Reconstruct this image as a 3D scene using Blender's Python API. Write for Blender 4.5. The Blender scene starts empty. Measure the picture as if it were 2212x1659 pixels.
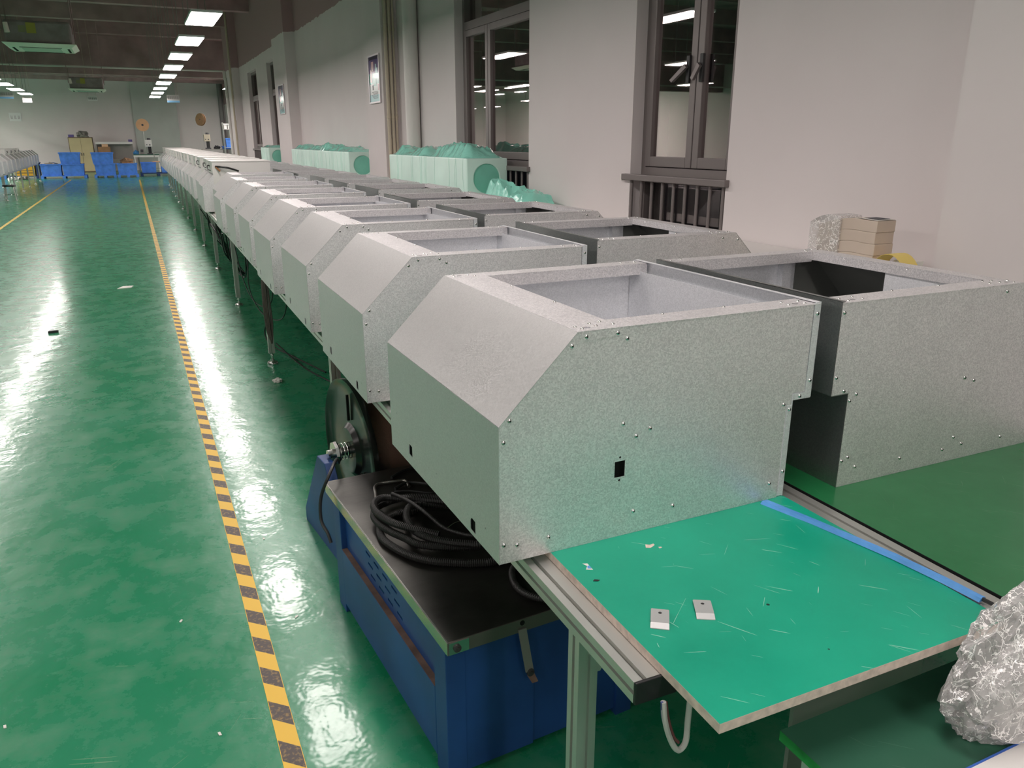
import bpy, bmesh, math, random
from mathutils import Vector, Matrix, noise
from mathutils.geometry import tessellate_polygon
C = bpy.context.scene
COL = C.collection
PI = math.pi
random.seed(7)

# ---------------------------------------------------------------- camera, world, exposure
cam_d = bpy.data.cameras.new('camera'); cam = bpy.data.objects.new('camera', cam_d); COL.objects.link(cam)
cam_d.sensor_fit = 'HORIZONTAL'; cam_d.sensor_width = 36.0
cam_d.lens = 36.0 * 1688.19 / 2212.0
cam_d.clip_start = 0.02; cam_d.clip_end = 200
YAW, PITCH, ROLL = 0.437680, 0.303138, -0.001294
fw = Vector((math.sin(YAW)*math.cos(PITCH), math.cos(YAW)*math.cos(PITCH), -math.sin(PITCH)))
rt = Vector((math.cos(YAW), -math.sin(YAW), 0)); up = rt.cross(fw)
r2 = rt*math.cos(ROLL) + up*math.sin(ROLL); u2 = -rt*math.sin(ROLL) + up*math.cos(ROLL)
M = Matrix((r2, u2, -fw)).transposed().to_4x4(); M.translation = Vector((0, 0, 1.65))
cam.matrix_world = M
C.camera = cam
w = bpy.data.worlds.new('night'); C.world = w; w.use_nodes = True
w.node_tree.nodes['Background'].inputs[0].default_value = (0.012, 0.012, 0.016, 1)
w.node_tree.nodes['Background'].inputs[1].default_value = 0.3
C.view_settings.view_transform = 'Standard'; C.view_settings.look = 'None'
C.view_settings.gamma = 1.0; C.view_settings.use_curve_mapping = False
C.view_settings.exposure = 0.25
LAMP_STRENGTH = 25.0
LAMP_COLOR = (1.0, 0.915, 0.88)
C.cycles.use_denoising = True
C.cycles.max_bounces = 8; C.cycles.diffuse_bounces = 5; C.cycles.glossy_bounces = 4
C.cycles.transparent_max_bounces = 12; C.cycles.sample_clamp_indirect = 6.0

# ---------------------------------------------------------------- materials
def mat(name, color, rough=0.6, metal=0.0, spec=0.5, bump=None, var=None, coat=0.0, trans=0.0):
    """bump=(scale,strength,distance); var=(scale, amount, detail)"""
    m = bpy.data.materials.new(name); m.use_nodes = True
    nt = m.node_tree; p = nt.nodes['Principled BSDF']
    p.inputs['Base Color'].default_value = (*color, 1); p.inputs['Roughness'].default_value = rough
    p.inputs['Metallic'].default_value = metal; p.inputs['Specular IOR Level'].default_value = spec
    p.inputs['Coat Weight'].default_value = coat; p.inputs['Transmission Weight'].default_value = trans
    tc = nt.nodes.new('ShaderNodeTexCoord')
    if var:
        n = nt.nodes.new('ShaderNodeTexNoise'); n.inputs['Scale'].default_value = var[0]
        n.inputs['Detail'].default_value = var[2] if len(var) > 2 else 4
        nt.links.new(tc.outputs['Object'], n.inputs['Vector'])
        r = nt.nodes.new('ShaderNodeValToRGB')
        a = var[1]
        r.color_ramp.elements[0].position = .3; r.color_ramp.elements[1].position = .7
        r.color_ramp.elements[0].color = (*[max(0, c*(1-a)) for c in color], 1)
        r.color_ramp.elements[1].color = (*[min(1, c*(1+a)) for c in color], 1)
        nt.links.new(n.outputs['Fac'], r.inputs['Fac']); nt.links.new(r.outputs['Color'], p.inputs['Base Color'])
    if bump:
        n2 = nt.nodes.new('ShaderNodeTexNoise'); n2.inputs['Scale'].default_value = bump[0]; n2.inputs['Detail'].default_value = 3
        nt.links.new(tc.outputs['Object'], n2.inputs['Vector'])
        b = nt.nodes.new('ShaderNodeBump'); b.inputs['Strength'].default_value = bump[1]; b.inputs['Distance'].default_value = bump[2]
        nt.links.new(n2.outputs['Fac'], b.inputs['Height']); nt.links.new(b.outputs['Normal'], p.inputs['Normal'])
    return m
def emit(name, color, strength):
    m = bpy.data.materials.new(name); m.use_nodes = True; nt = m.node_tree
    nt.nodes.remove(nt.nodes['Principled BSDF'])
    e = nt.nodes.new('ShaderNodeEmission'); e.inputs[0].default_value = (*color, 1); e.inputs[1].default_value = strength
    nt.links.new(e.outputs[0], nt.nodes['Material Output'].inputs[0]); return m
class NT:
    def __init__(s, m): s.t = m.node_tree; s.p = s.t.nodes['Principled BSDF']
    def n(s, typ, **kw):
        o = s.t.nodes.new(typ)
        for k, v in kw.items():
            if k.startswith('_'): setattr(o, k[1:], v)
            else: o.inputs[k.replace('_', ' ')].default_value = v
        return o
    def l(s, a, b): s.t.links.new(a, b)
    def math(s, op, a, b=None):
        o = s.t.nodes.new('ShaderNodeMath'); o.operation = op
        for i, v in enumerate((a, b)):
            if v is None: continue
            if isinstance(v, (int, float)): o.inputs[i].default_value = v
            else: s.l(v, o.inputs[i])
        return o.outputs[0]
    def ramp(s, fac, stops):
        r = s.t.nodes.new('ShaderNodeValToRGB'); e = r.color_ramp.elements
        while len(e) < len(stops): e.new(.5)
        for i, (p, c) in enumerate(stops):
            e[i].position = p; e[i].color = (*c, 1) if len(c) == 3 else c
        s.l(fac, r.inputs['Fac']); return r.outputs['Color']
    def mix(s, fac, a, b):
        o = s.t.nodes.new('ShaderNodeMix'); o.data_type = 'RGBA'
        if isinstance(fac, (int, float)): o.inputs[0].default_value = fac
        else: s.l(fac, o.inputs[0])
        for i, v in ((6, a), (7, b)):
            if isinstance(v, tuple): o.inputs[i].default_value = (*v, 1)
            else: s.l(v, o.inputs[i])
        return o.outputs[2]
    def bump(s, h, strength, dist):
        b = s.t.nodes.new('ShaderNodeBump'); b.inputs['Strength'].default_value = strength; b.inputs['Distance'].default_value = dist
        s.l(h, b.inputs['Height']); s.l(b.outputs['Normal'], s.p.inputs['Normal'])
        return b

def strokes(k, P, layers, fac):
    acc = None
    for i, (rot, sc, stretch, th) in enumerate(layers):
        wn = k.n('ShaderNodeTexNoise', Scale=2.5, Detail=1.0); k.l(P, wn.inputs['Vector'])
        wv = k.n('ShaderNodeMix'); wv.data_type = 'VECTOR'; wv.inputs[0].default_value = .03; k.l(P, wv.inputs[4]); k.l(wn.outputs['Color'], wv.inputs[5])
        mp = k.n('ShaderNodeMapping', _vector_type='TEXTURE'); mp.inputs['Rotation'].default_value = (0, 0, rot); mp.inputs['Scale'].default_value = (1, 1/stretch, 1)
        mp.inputs['Location'].default_value = (2.3*i, 5.1*i, 0); k.l(wv.outputs[1], mp.inputs['Vector'])
        v = k.n('ShaderNodeTexVoronoi', Scale=sc); k.l(mp.outputs[0], v.inputs['Vector'])
        sp = k.n('ShaderNodeSeparateColor'); k.l(v.outputs['Color'], sp.inputs[0])
        line = k.math('LESS_THAN', v.outputs['Distance'], k.math('MULTIPLY', sp.outputs[0], th*2))
        s_ = k.math('MULTIPLY', k.math('MULTIPLY', line, k.math('GREATER_THAN', sp.outputs[1], .45)), k.math('MULTIPLY', fac, 1.5))
        acc = s_ if acc is None else k.math('MAXIMUM', acc, s_)
    return acc
# galvanised steel with fine spangle
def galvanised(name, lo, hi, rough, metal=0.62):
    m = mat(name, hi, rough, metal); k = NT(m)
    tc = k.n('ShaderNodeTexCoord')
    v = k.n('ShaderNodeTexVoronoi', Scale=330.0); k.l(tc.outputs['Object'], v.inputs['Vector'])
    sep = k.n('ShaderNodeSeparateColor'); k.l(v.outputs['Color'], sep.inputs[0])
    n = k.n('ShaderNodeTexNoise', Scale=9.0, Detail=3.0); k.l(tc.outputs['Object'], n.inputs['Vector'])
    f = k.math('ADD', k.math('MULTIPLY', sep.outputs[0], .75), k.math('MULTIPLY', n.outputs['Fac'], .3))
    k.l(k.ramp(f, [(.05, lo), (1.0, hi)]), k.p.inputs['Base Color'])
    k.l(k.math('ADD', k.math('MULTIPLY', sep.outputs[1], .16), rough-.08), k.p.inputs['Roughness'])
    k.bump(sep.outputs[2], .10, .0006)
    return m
GALV = galvanised('galvanised_steel', (.60, .585, .595), (.94, .915, .925), .44)
GALV_IN = galvanised('galvanised_steel_inner', (.72, .735, .76), (.92, .93, .96), .5)
GALV_SM = galvanised('coated_steel', (.56, .555, .555), (.67, .66, .66), .42)
GALV_BK = galvanised('dull_back_steel', (.27, .29, .285), (.36, .375, .37), .36, .9)  # base colour darkened to carry the shade of the gap between rows

def floor_material():
    m = mat('epoxy_floor', (.01, .27, .12), .2); k = NT(m); tc = k.n('ShaderNodeTexCoord'); P = tc.outputs['Object']
    big = k.n('ShaderNodeTexNoise', Scale=.9, Detail=6.0, Roughness=.65); k.l(P, big.inputs['Vector'])
    mid = k.n('ShaderNodeTexNoise', Scale=5.0, Detail=8.0, Roughness=.7); k.l(P, mid.inputs['Vector'])
    base = k.ramp(big.outputs['Fac'], [(.35, (.006, .215, .092)), (.62, (.030, .250, .130))])
    dust = k.ramp(mid.outputs['Fac'], [(.46, (0, 0, 0)), (.72, (1, 1, 1))])
    c = k.mix(k.math('MULTIPLY', dust, .45), base, (.15, .31, .205))
    # drag marks and scratches
    acc = strokes(k, P, ((.5, 34.0, .010, .036), (1.9, 27.0, .004, .020), (2.6, 32.0, .012, .040), (1.2, 50.0, .02, .060), (.1, 24.0, .004, .020), (2.2, 44.0, .02, .055)), mid.outputs['Fac'])
    c = k.mix(k.math('MULTIPLY', acc, .55), c, (.32, .42, .28))
    k.l(c, k.p.inputs['Base Color'])
    k.l(k.math('ADD', k.math('MULTIPLY', dust, .12), .26), k.p.inputs['Roughness'])
    k.p.inputs['Coat Weight'].default_value = .42; k.l(k.math('ADD', k.math('MULTIPLY', dust, .06), .085), k.p.inputs['Coat Roughness']); k.p.inputs['Coat IOR'].default_value = 1.45
    mp = k.n('ShaderNodeMapping'); mp.inputs['Scale'].default_value = (1, 1, 1); k.l(P, mp.inputs['Vector'])
    h1 = k.n('ShaderNodeTexNoise', Scale=4.5, Detail=4.0, Roughness=.6); k.l(mp.outputs[0], h1.inputs['Vector'])
    bb = k.bump(h1.outputs['Fac'], .38, .010); k.l(bb.outputs['Normal'], k.p.inputs['Coat Normal'])
    k.p.inputs['Specular IOR Level'].default_value = .38
    return m
FLOOR = floor_material()

def plaster(name, split_z=None):
    m = mat(name, (.80, .765, .75), .85, spec=.2); k = NT(m); tc = k.n('ShaderNodeTexCoord'); P = tc.outputs['Object']
    n = k.n('ShaderNodeTexNoise', Scale=1.2, Detail=6.0); k.l(P, n.inputs['Vector'])
    c = k.ramp(n.outputs['Fac'], [(.3, (.68, .63, .625)), (.7, (.72, .67, .665))])
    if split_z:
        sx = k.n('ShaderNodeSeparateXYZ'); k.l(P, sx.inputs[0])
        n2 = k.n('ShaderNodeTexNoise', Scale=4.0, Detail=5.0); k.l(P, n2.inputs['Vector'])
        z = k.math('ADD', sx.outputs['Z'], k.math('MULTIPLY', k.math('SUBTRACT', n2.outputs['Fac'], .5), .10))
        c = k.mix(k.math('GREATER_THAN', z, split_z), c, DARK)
    k.l(c, k.p.inputs['Base Color'])
    n3 = k.n('ShaderNodeTexNoise', Scale=60.0, Detail=3.0); k.l(P, n3.inputs['Vector']); k.bump(n3.outputs['Fac'], .06, .004)
    return m
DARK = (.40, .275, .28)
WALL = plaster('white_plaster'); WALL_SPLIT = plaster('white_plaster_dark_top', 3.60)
CEIL = mat('dark_ceiling_paint', DARK, .9, spec=.2, var=(2.0, .2))
GREY_PANEL = mat('grey_green_panel', (.50, .53, .50), .8, spec=.2, var=(1.5, .05))
BRONZE = mat('bronze_aluminium', (.20, .175, .17), .45, .3)
LAMPF = mat('lamp_white_metal', (.8, .8, .8), .5)
LAMP_FILL = emit('bright_lamp_diffuser_light', LAMP_COLOR, LAMP_STRENGTH*3.4)  # boosted emission for the lamps added to light the far wall
LAMP = emit('lamp_diffuser_light', LAMP_COLOR, LAMP_STRENGTH)
WHITE_P = mat('white_paint', (.76, .735, .715), .5)
WHITE_PL = mat('white_plastic', (.90, .80, .74), .5)
ALU = mat('anodised_aluminium', (.60, .60, .57), .38, .75, var=(3.0, .06))
CHROME = mat('polished_steel', (.72, .72, .70), .2, 1.0)
BLACK = mat('black_plastic', (.012, .012, .013), .45)
RUBBER = mat('black_rubber', (.020, .020, .019), .5, bump=(300, .2, .001))
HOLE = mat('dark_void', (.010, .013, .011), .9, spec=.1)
SCREWD = mat('screw_recess', (.06, .06, .06), .5, .5)
BLUE_P = mat('blue_enamel', (.013, .060, .215), .45, var=(4.0, .25, 6))
BLUE_CR = mat('blue_crate_plastic', (.085, .25, .80), .5, var=(6.0, .18, 6))
BLUE_DK = mat('dark_blue_plastic', (.02, .05, .16), .6)
YELLOW_CR = mat('yellow_crate_plastic', (.75, .42, .03), .5)
CREAM = mat('cream_cabinet_paint', (.55, .47, .27), .5, var=(2.0, .06))
BROWN = mat('brown_cardboard', (.33, .19, .10), .85, var=(5.0, .15))
ORANGE = mat('orange_cardboard', (.74, .42, .24), .8, var=(6.0, .06))
PAPER = mat('white_paper', (.78, .75, .70), .8, var=(8.0, .04))
CARDW = mat('stacked_foam_sheet', (.58, .48, .40), .85, var=(6.0, .06))
INK = mat('dark_print', (.07, .07, .08), .7)
YELLOW_TP = mat('yellow_paper', (.80, .62, .18), .6)
BLUE_FILM = mat('blue_sleeve', (.10, .32, .72), .35, var=(10.0, .15), bump=(40, .3, .01))
CABLE = mat('black_cable', (.013, .014, .014), .4)
GREYC = mat('grey_cable', (.5, .5, .47), .5)
RUST = mat('dusty_brown', (.16, .10, .075), .9, var=(14.0, .35))
COPPER = mat('wound_brown_wire', (.20, .11, .075), .6, var=(3, .25), bump=(160, .5, .004))
REEL = mat('black_reel_plastic', (.010, .012, .010), .22)
STAIN = mat('greyed_metal', (.33, .31, .29), .45, .6)
BEIGE = mat('cream_pipe', (.56, .49, .38), .6)
PIPEW = mat('white_pipe', (.72, .69, .66), .5)

def steel_top():
    m = mat('dark_steel_sheet', (.06, .058, .054), .36, .9); k = NT(m); tc = k.n('ShaderNodeTexCoord')
    mp = k.n('ShaderNodeMapping'); mp.inputs['Scale'].default_value = (3, 90, 3); k.l(tc.outputs['Object'], mp.inputs['Vector'])
    n = k.n('ShaderNodeTexNoise', Scale=3.0, Detail=5.0); k.l(mp.outputs[0], n.inputs['Vector'])
    n2 = k.n('ShaderNodeTexNoise', Scale=4.0, Detail=4.0); k.l(tc.outputs['Object'], n2.inputs['Vector'])
    k.l(k.ramp(n2.outputs['Fac'], [(.3, (.045, .044, .041)), (.7, (.115, .112, .104))]), k.p.inputs['Base Color'])
    k.l(k.math('ADD', k.math('MULTIPLY', n.outputs['Fac'], .25), .27), k.p.inputs['Roughness'])
    return m
STEEL_TOP = steel_top()

def worn_board(name, base, hi, scr_col, rough, holes=True, amount=.7):
    m = mat(name, base, rough); k = NT(m); tc = k.n('ShaderNodeTexCoord'); P = tc.outputs['Object']
    n = k.n('ShaderNodeTexNoise', Scale=3.0, Detail=7.0, Roughness=.65); k.l(P, n.inputs['Vector'])
    c = k.ramp(n.outputs['Fac'], [(.3, base), (.72, hi)])
    fine = k.n('ShaderNodeTexNoise', Scale=22.0, Detail=6.0); k.l(P, fine.inputs['Vector'])
    acc = strokes(k, P, ((.3, 100.0, .010, .042), (1.25, 90.0, .012, .036), (2.3, 115.0, .012, .046), (2.9, 135.0, .02, .055), (.8, 150.0, .03, .075), (1.8, 64.0, .005, .019), (.55, 125.0, .02, .055), (2.6, 70.0, .006, .022)), fine.outputs['Fac'])
    c = k.mix(k.math('MULTIPLY', acc, amount), c, scr_col)
    if holes:
        v = k.n('ShaderNodeTexVoronoi', Scale=14.0); k.l(P, v.inputs['Vector'])
        mk = k.n('ShaderNodeTexNoise', Scale=6.0); k.l(P, mk.inputs['Vector'])
        dot = k.math('MULTIPLY', k.math('LESS_THAN', v.outputs['Distance'], .055), k.math('GREATER_THAN', mk.outputs['Fac'], .60))
        c = k.mix(dot, c, (.01, .03, .02))
    k.l(c, k.p.inputs['Base Color'])
    k.l(k.math('ADD', k.math('MULTIPLY', n.outputs['Fac'], .18), rough-.08), k.p.inputs['Roughness'])
    return m
BOARD = worn_board('turquoise_worn_board', (.0, .30, .185), (.012, .40, .25), (.42, .68, .57), .36, True, .85)
BOARD_DK = worn_board('dark_green_board', (.012, .145, .045), (.022, .18, .065), (.12, .30, .17), .24, False, .25)
BOARD_LOW = worn_board('worn_green_laminate', (.022, .105, .062), (.042, .140, .088), (.14, .28, .20), .33, False, .5)
CHIPB = mat('chipboard_edge', (.70, .58, .50), .85, var=(60.0, .18, 4))
GREEN_E = mat('bright_green_edge', (.02, .30, .06), .5, var=(30.0, .3))

def tape_material():
    m = mat('hazard_tape', (.8, .5, .06), .5); k = NT(m); tc = k.n('ShaderNodeTexCoord'); sx = k.n('ShaderNodeSeparateXYZ'); k.l(tc.outputs['Object'], sx.inputs[0])
    ph = k.math('FRACT', k.math('DIVIDE', k.math('ADD', sx.outputs['Y'], k.math('MULTIPLY', sx.outputs['X'], .95)), .1815))
    dark = k.math('GREATER_THAN', ph, .52)
    n = k.n('ShaderNodeTexNoise', Scale=90.0, Detail=6.0); k.l(tc.outputs['Object'], n.inputs['Vector'])
    wear = k.ramp(n.outputs['Fac'], [(.52, (.075, .06, .055)), (.66, (.26, .17, .07))])
    edge = k.math('GREATER_THAN', k.math('ABSOLUTE', sx.outputs['X']), .0272)
    c = k.mix(k.math('MULTIPLY', dark, k.math('SUBTRACT', 1.0, edge)), (.80, .50, .055), wear)
    k.l(c, k.p.inputs['Base Color']); return m
TAPE = tape_material()
TAPE_Y = mat('faded_yellow_tape', (.66, .46, .10), .55, var=(8.0, .2))

def film_material(name, col, tr, rough=.18, bump=(9, .6, .03), edge=.5, crinkle=False):
    m = bpy.data.materials.new(name); m.use_nodes = True; nt = m.node_tree; p = nt.nodes['Principled BSDF']
    p.inputs['Base Color'].default_value = (*col, 1); p.inputs['Roughness'].default_value = rough
    t = nt.nodes.new('ShaderNodeBsdfTransparent'); t.inputs[0].default_value = (*[min(1, c*.45+.62) for c in col], 1)
    tc = nt.nodes.new('ShaderNodeTexCoord'); n = nt.nodes.new('ShaderNodeTexNoise'); n.inputs['Scale'].default_value = bump[0]; n.inputs['Detail'].default_value = 5
    b = nt.nodes.new('ShaderNodeBump'); b.inputs['Strength'].default_value = bump[1]; b.inputs['Distance'].default_value = bump[2]
    nt.links.new(tc.outputs['Object'], n.inputs['Vector']); nt.links.new(b.outputs['Normal'], p.inputs['Normal'])
    lines = None
    if crinkle:
        def nd(t_, **kw):
            o_ = nt.nodes.new(t_)
            for k_, v_ in kw.items(): o_.inputs[k_].default_value = v_
            return o_
        va = nt.nodes.new('ShaderNodeMix'); va.data_type = 'VECTOR'; va.inputs[0].default_value = .10; nt.links.new(tc.outputs['Object'], va.inputs[4]); nt.links.new(n.outputs['Color'], va.inputs[5])
        v1 = nd('ShaderNodeTexVoronoi', Scale=42.0); nt.links.new(va.outputs[1], v1.inputs['Vector']); nt.links.new(v1.outputs['Distance'], b.inputs['Height'])
        for sc, th, mk in ((20.0, .014, .46), (38.0, .022, .50), (75.0, .035, .55)):
            v2 = nt.nodes.new('ShaderNodeTexVoronoi'); v2.feature = 'DISTANCE_TO_EDGE'; v2.inputs['Scale'].default_value = sc; nt.links.new(va.outputs[1], v2.inputs['Vector'])
            m_ = nt.nodes.new('ShaderNodeMath'); m_.operation = 'LESS_THAN'; m_.inputs[1].default_value = th; nt.links.new(v2.outputs['Distance'], m_.inputs[0])
            n_ = nd('ShaderNodeTexNoise', Scale=sc*.9); nt.links.new(tc.outputs['Object'], n_.inputs['Vector'])
            g_ = nt.nodes.new('ShaderNodeMath'); g_.operation = 'GREATER_THAN'; g_.inputs[1].default_value = mk; nt.links.new(n_.outputs['Fac'], g_.inputs[0])
            q_ = nt.nodes.new('ShaderNodeMath'); q_.operation = 'MULTIPLY'; nt.links.new(m_.outputs[0], q_.inputs[0]); nt.links.new(g_.outputs[0], q_.inputs[1])
            if lines is None: lines = q_
            else:
                x_ = nt.nodes.new('ShaderNodeMath'); x_.operation = 'MAXIMUM'; nt.links.new(lines.outputs[0], x_.inputs[0]); nt.links.new(q_.outputs[0], x_.inputs[1]); lines = x_
    else: nt.links.new(n.outputs['Fac'], b.inputs['Height'])
    lw = nt.nodes.new('ShaderNodeLayerWeight'); lw.inputs[0].default_value = .35; nt.links.new(b.outputs['Normal'], lw.inputs['Normal'])
    pw = nt.nodes.new('ShaderNodeMath'); pw.operation = 'MULTIPLY_ADD'; nt.links.new(lw.outputs['Facing'], pw.inputs[0]); pw.inputs[1].default_value = edge; pw.inputs[2].default_value = 1-tr; pw.use_clamp = True
    mx = nt.nodes.new('ShaderNodeMixShader'); nt.links.new(pw.outputs[0], mx.inputs[0])
    if lines:
        cv = nt.nodes.new('ShaderNodeMath'); cv.operation = 'MULTIPLY_ADD'; cv.use_clamp = True; nt.links.new(lines.outputs[0], cv.inputs[0]); cv.inputs[1].default_value = .7; nt.links.new(pw.outputs[0], cv.inputs[2]); nt.links.new(cv.outputs[0], mx.inputs[0])
    g = nt.nodes.new('ShaderNodeBsdfGlossy'); g.inputs['Roughness'].default_value = rough*.6; nt.links.new(b.outputs['Normal'], g.inputs['Normal'])
    fr = nt.nodes.new('ShaderNodeFresnel'); fr.inputs[0].default_value = 1.28; nt.links.new(b.outputs['Normal'], fr.inputs['Normal'])
    m2 = nt.nodes.new('ShaderNodeMixShader'); nt.links.new(fr.outputs[0], m2.inputs[0])
    nt.links.new(t.outputs[0], mx.inputs[1]); nt.links.new(p.outputs[0], mx.inputs[2])
    nt.links.new(mx.outputs[0], m2.inputs[1]); nt.links.new(g.outputs[0], m2.inputs[2]); nt.links.new(m2.outputs[0], nt.nodes['Material Output'].inputs[0])
    return m
FILM = film_material('green_film', (.36, .88, .73), .40)
FILM_CLEAR = film_material('clear_film', (.95, .93, .92), .78, .14, (12, .35, .004), .42, True)
MINT = mat('film_wrapped_white_foam', (.68, .90, .81), .35, var=(2.5, .06, 3), bump=(5, .25, .02))
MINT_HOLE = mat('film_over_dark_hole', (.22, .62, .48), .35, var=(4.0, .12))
def glass_material(name, fac):
    m = bpy.data.materials.new(name); m.use_nodes = True; nt = m.node_tree; nt.nodes.remove(nt.nodes['Principled BSDF'])
    g = nt.nodes.new('ShaderNodeBsdfGlossy'); g.inputs['Roughness'].default_value = 0.012; g.inputs['Color'].default_value = (.95, .84, .84, 1)
    t = nt.nodes.new('ShaderNodeBsdfTransparent'); t.inputs[0].default_value = (.72, .74, .72, 1)
    mx = nt.nodes.new('ShaderNodeMixShader'); mx.inputs[0].default_value = fac     # mirror-coated sun glass
    nt.links.new(t.outputs[0], mx.inputs[1]); nt.links.new(g.outputs[0], mx.inputs[2]); nt.links.new(mx.outputs[0], nt.nodes['Material Output'].inputs[0])
    return m
GLASS = glass_material('night_glass', .45); GLASS_LOW = glass_material('plain_night_glass', .12)

# ---------------------------------------------------------------- mesh helpers
class MB:
    def __init__(s): s.v = []; s.f = []; s.m = []; s.mi = 0
    def add(s, vs, fs):
        o = len(s.v); s.v += [tuple(v) for v in vs]
        for f in fs: s.f.append(tuple(i+o for i in f)); s.m.append(s.mi)
        return s
    def box(s, x0, x1, y0, y1, z0, z1):
        vs = [(x, y, z) for x in (x0, x1) for y in (y0, y1) for z in (z0, z1)]
        return s.add(vs, [(0, 1, 3, 2), (4, 6, 7, 5), (0, 4, 5, 1), (2, 3, 7, 6), (0, 2, 6, 4), (1, 5, 7, 3)])
    def hexa(s, lo, hi):   # two quads (4 pts each) joined
        return s.add(list(lo)+list(hi), [(3, 2, 1, 0), (4, 5, 6, 7), (0, 1, 5, 4), (1, 2, 6, 5), (2, 3, 7, 6), (3, 0, 4, 7)])
    def plate(s, outer, holes, fn, t0, t1):
        """polygon (2D, with holes) between depth t0 and t1; fn(u,v,t)->xyz"""
        loops = [outer] + list(holes)
        tri = tessellate_polygon([[Vector((p[0], p[1], 0)) for p in l] for l in loops])
        flat = [p for l in loops for p in l]; n = len(flat)
        vs = [fn(p[0], p[1], t0) for p in flat] + [fn(p[0], p[1], t1) for p in flat]
        fs = [tuple(t) for t in tri] + [tuple(i+n for i in reversed(t)) for t in tri]
        o = 0
        for l in loops:
            k = len(l)
            for i in range(k):
                a, b = o+i, o+(i+1) % k; fs.append((a, b, b+n, a+n))
            o += k
        return s.add(vs, fs)
    def cyl(s, c, axis, r0, r1, h, n=16, cap=True):
        ax = Vector(axis).normalized(); a = ax.orthogonal().normalized(); b = ax.cross(a); c = Vector(c)
        vs = [c + (a*math.cos(2*PI*i/n)+b*math.sin(2*PI*i/n))*r0 for i in range(n)] + [c+ax*h+(a*math.cos(2*PI*i/n)+b*math.sin(2*PI*i/n))*r1 for i in range(n)]
        fs = [(i, (i+1) % n, n+(i+1) % n, n+i) for i in range(n)]
        if cap: fs += [tuple(reversed(range(n))), tuple(range(n, 2*n))]
        return s.add(vs, fs)
    def lathe(s, c, axis, prof, n=32, ref=None):
        """prof: list of (radius, distance along axis)"""
        ax = Vector(axis).normalized(); a = ax.orthogonal().normalized(); b = ax.cross(a); c = Vector(c); vs = []; fs = []
        for r, h in prof:
            vs += [c+ax*h+(a*math.cos(2*PI*i/n)+b*math.sin(2*PI*i/n))*r for i in range(n)]
        for k in range(len(prof)-1):
            for i in range(n): fs.append((k*n+i, k*n+(i+1) % n, (k+1)*n+(i+1) % n, (k+1)*n+i))
        return s.add(vs, fs)
    def tube(s, pts, r, n=8, closed=False, sub=6, ripple=None, cap=True):
        P = [Vector(p) for p in pts]; Q = []
        if len(P) > 2 and sub > 1:
            k = len(P)
            for i in range(k if closed else k-1):
                p0 = P[(i-1) % k] if closed or i > 0 else P[0]*2-P[1]
                p1 = P[i]; p2 = P[(i+1) % k]
                p3 = P[(i+2) % k] if closed or i+2 < k else P[-1]*2-P[-2]
                for j in range(sub):
                    t = j/sub
                    Q.append(.5*((2*p1)+(p2-p0)*t+(2*p0-5*p1+4*p2-p3)*t*t+(3*p1-p0-3*p2+p3)*t**3))
            if not closed: Q.append(P[-1])
        else: Q = P
        if ripple:   # resample evenly, corrugated
            pitch, amp = ripple; R = [Q[0]]; acc = 0; step = pitch/4
            src = Q + ([Q[0]] if closed else [])
            pos = 0.0; nxt = step
            for a, b in zip(src, src[1:]):
                d = (b-a).length
                while nxt <= pos+d and d > 0: R.append(a+(b-a)*((nxt-pos)/d)); nxt += step
                pos += d
            Q = R
        m = len(Q); vs = []; prev = None
        for i in range(m):
            t = (Q[(i+1) % m]-Q[i-1]) if closed else (Q[min(i+1, m-1)]-Q[max(i-1, 0)])
            if t.length < 1e-9: t = Vector((0, 0, 1))
            t.normalize()
            if prev is None: prev = t.orthogonal().normalized()
            prev = (prev - t*prev.dot(t)); prev.normalize(); b = t.cross(prev)
            rr = r*(1+ripple[1]*(1 if i % 4 < 2 else -1)) if ripple else r
            vs += [Q[i]+(prev*math.cos(2*PI*j/n)+b*math.sin(2*PI*j/n))*rr for j in range(n)]
        fs = []
        for i in range(m if closed else m-1):
            i2 = (i+1) % m
            for j in range(n): fs.append((i*n+j, i*n+(j+1) % n, i2*n+(j+1) % n, i2*n+j))
        if not closed and cap: fs += [tuple(reversed(range(n))), tuple(range((m-1)*n, m*n))]
        return s.add(vs, fs)
    def obj(s, name, mats, parent=None, smooth=False, bevel=0.0):
        me = bpy.data.meshes.new(name); me.from_pydata(s.v, [], s.f)
        if not isinstance(mats, (list, tuple)): mats = [mats]
        for m in mats: me.materials.append(m)
        if len(mats) > 1: me.polygons.foreach_set('material_index', s.m)
        bm = bmesh.new(); bm.from_mesh(me); bmesh.ops.recalc_face_normals(bm, faces=bm.faces); bm.to_mesh(me); bm.free()
        if smooth:
            me.polygons.foreach_set('use_smooth', [True]*len(me.polygons))
            me.set_sharp_from_angle(angle=math.radians(40))
        o = bpy.data.objects.new(name, me); COL.objects.link(o)
        if parent: o.parent = parent
        if bevel:
            b = o.modifiers.new('bevel', 'BEVEL'); b.width = bevel; b.segments = 2; b.limit_method = 'ANGLE'; b.angle_limit = math.radians(40)
        return o
def tag(o, label, cat, group=None, kind=None):
    o['label'] = label; o['category'] = cat
    if group: o['group'] = group
    if kind: o['kind'] = kind
    return o
def thing(name, label, cat, loc=(0, 0, 0), rz=0, group=None):
    o = bpy.data.objects.new(name, None); o.empty_display_size = .05; COL.objects.link(o)
    o.location = loc; o.rotation_euler = (0, 0, rz)
    return tag(o, label, cat, group)
def struct(o): o['kind'] = 'structure'; return o
def kids(o): return [c for c in bpy.data.objects if c.parent == o]
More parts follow.
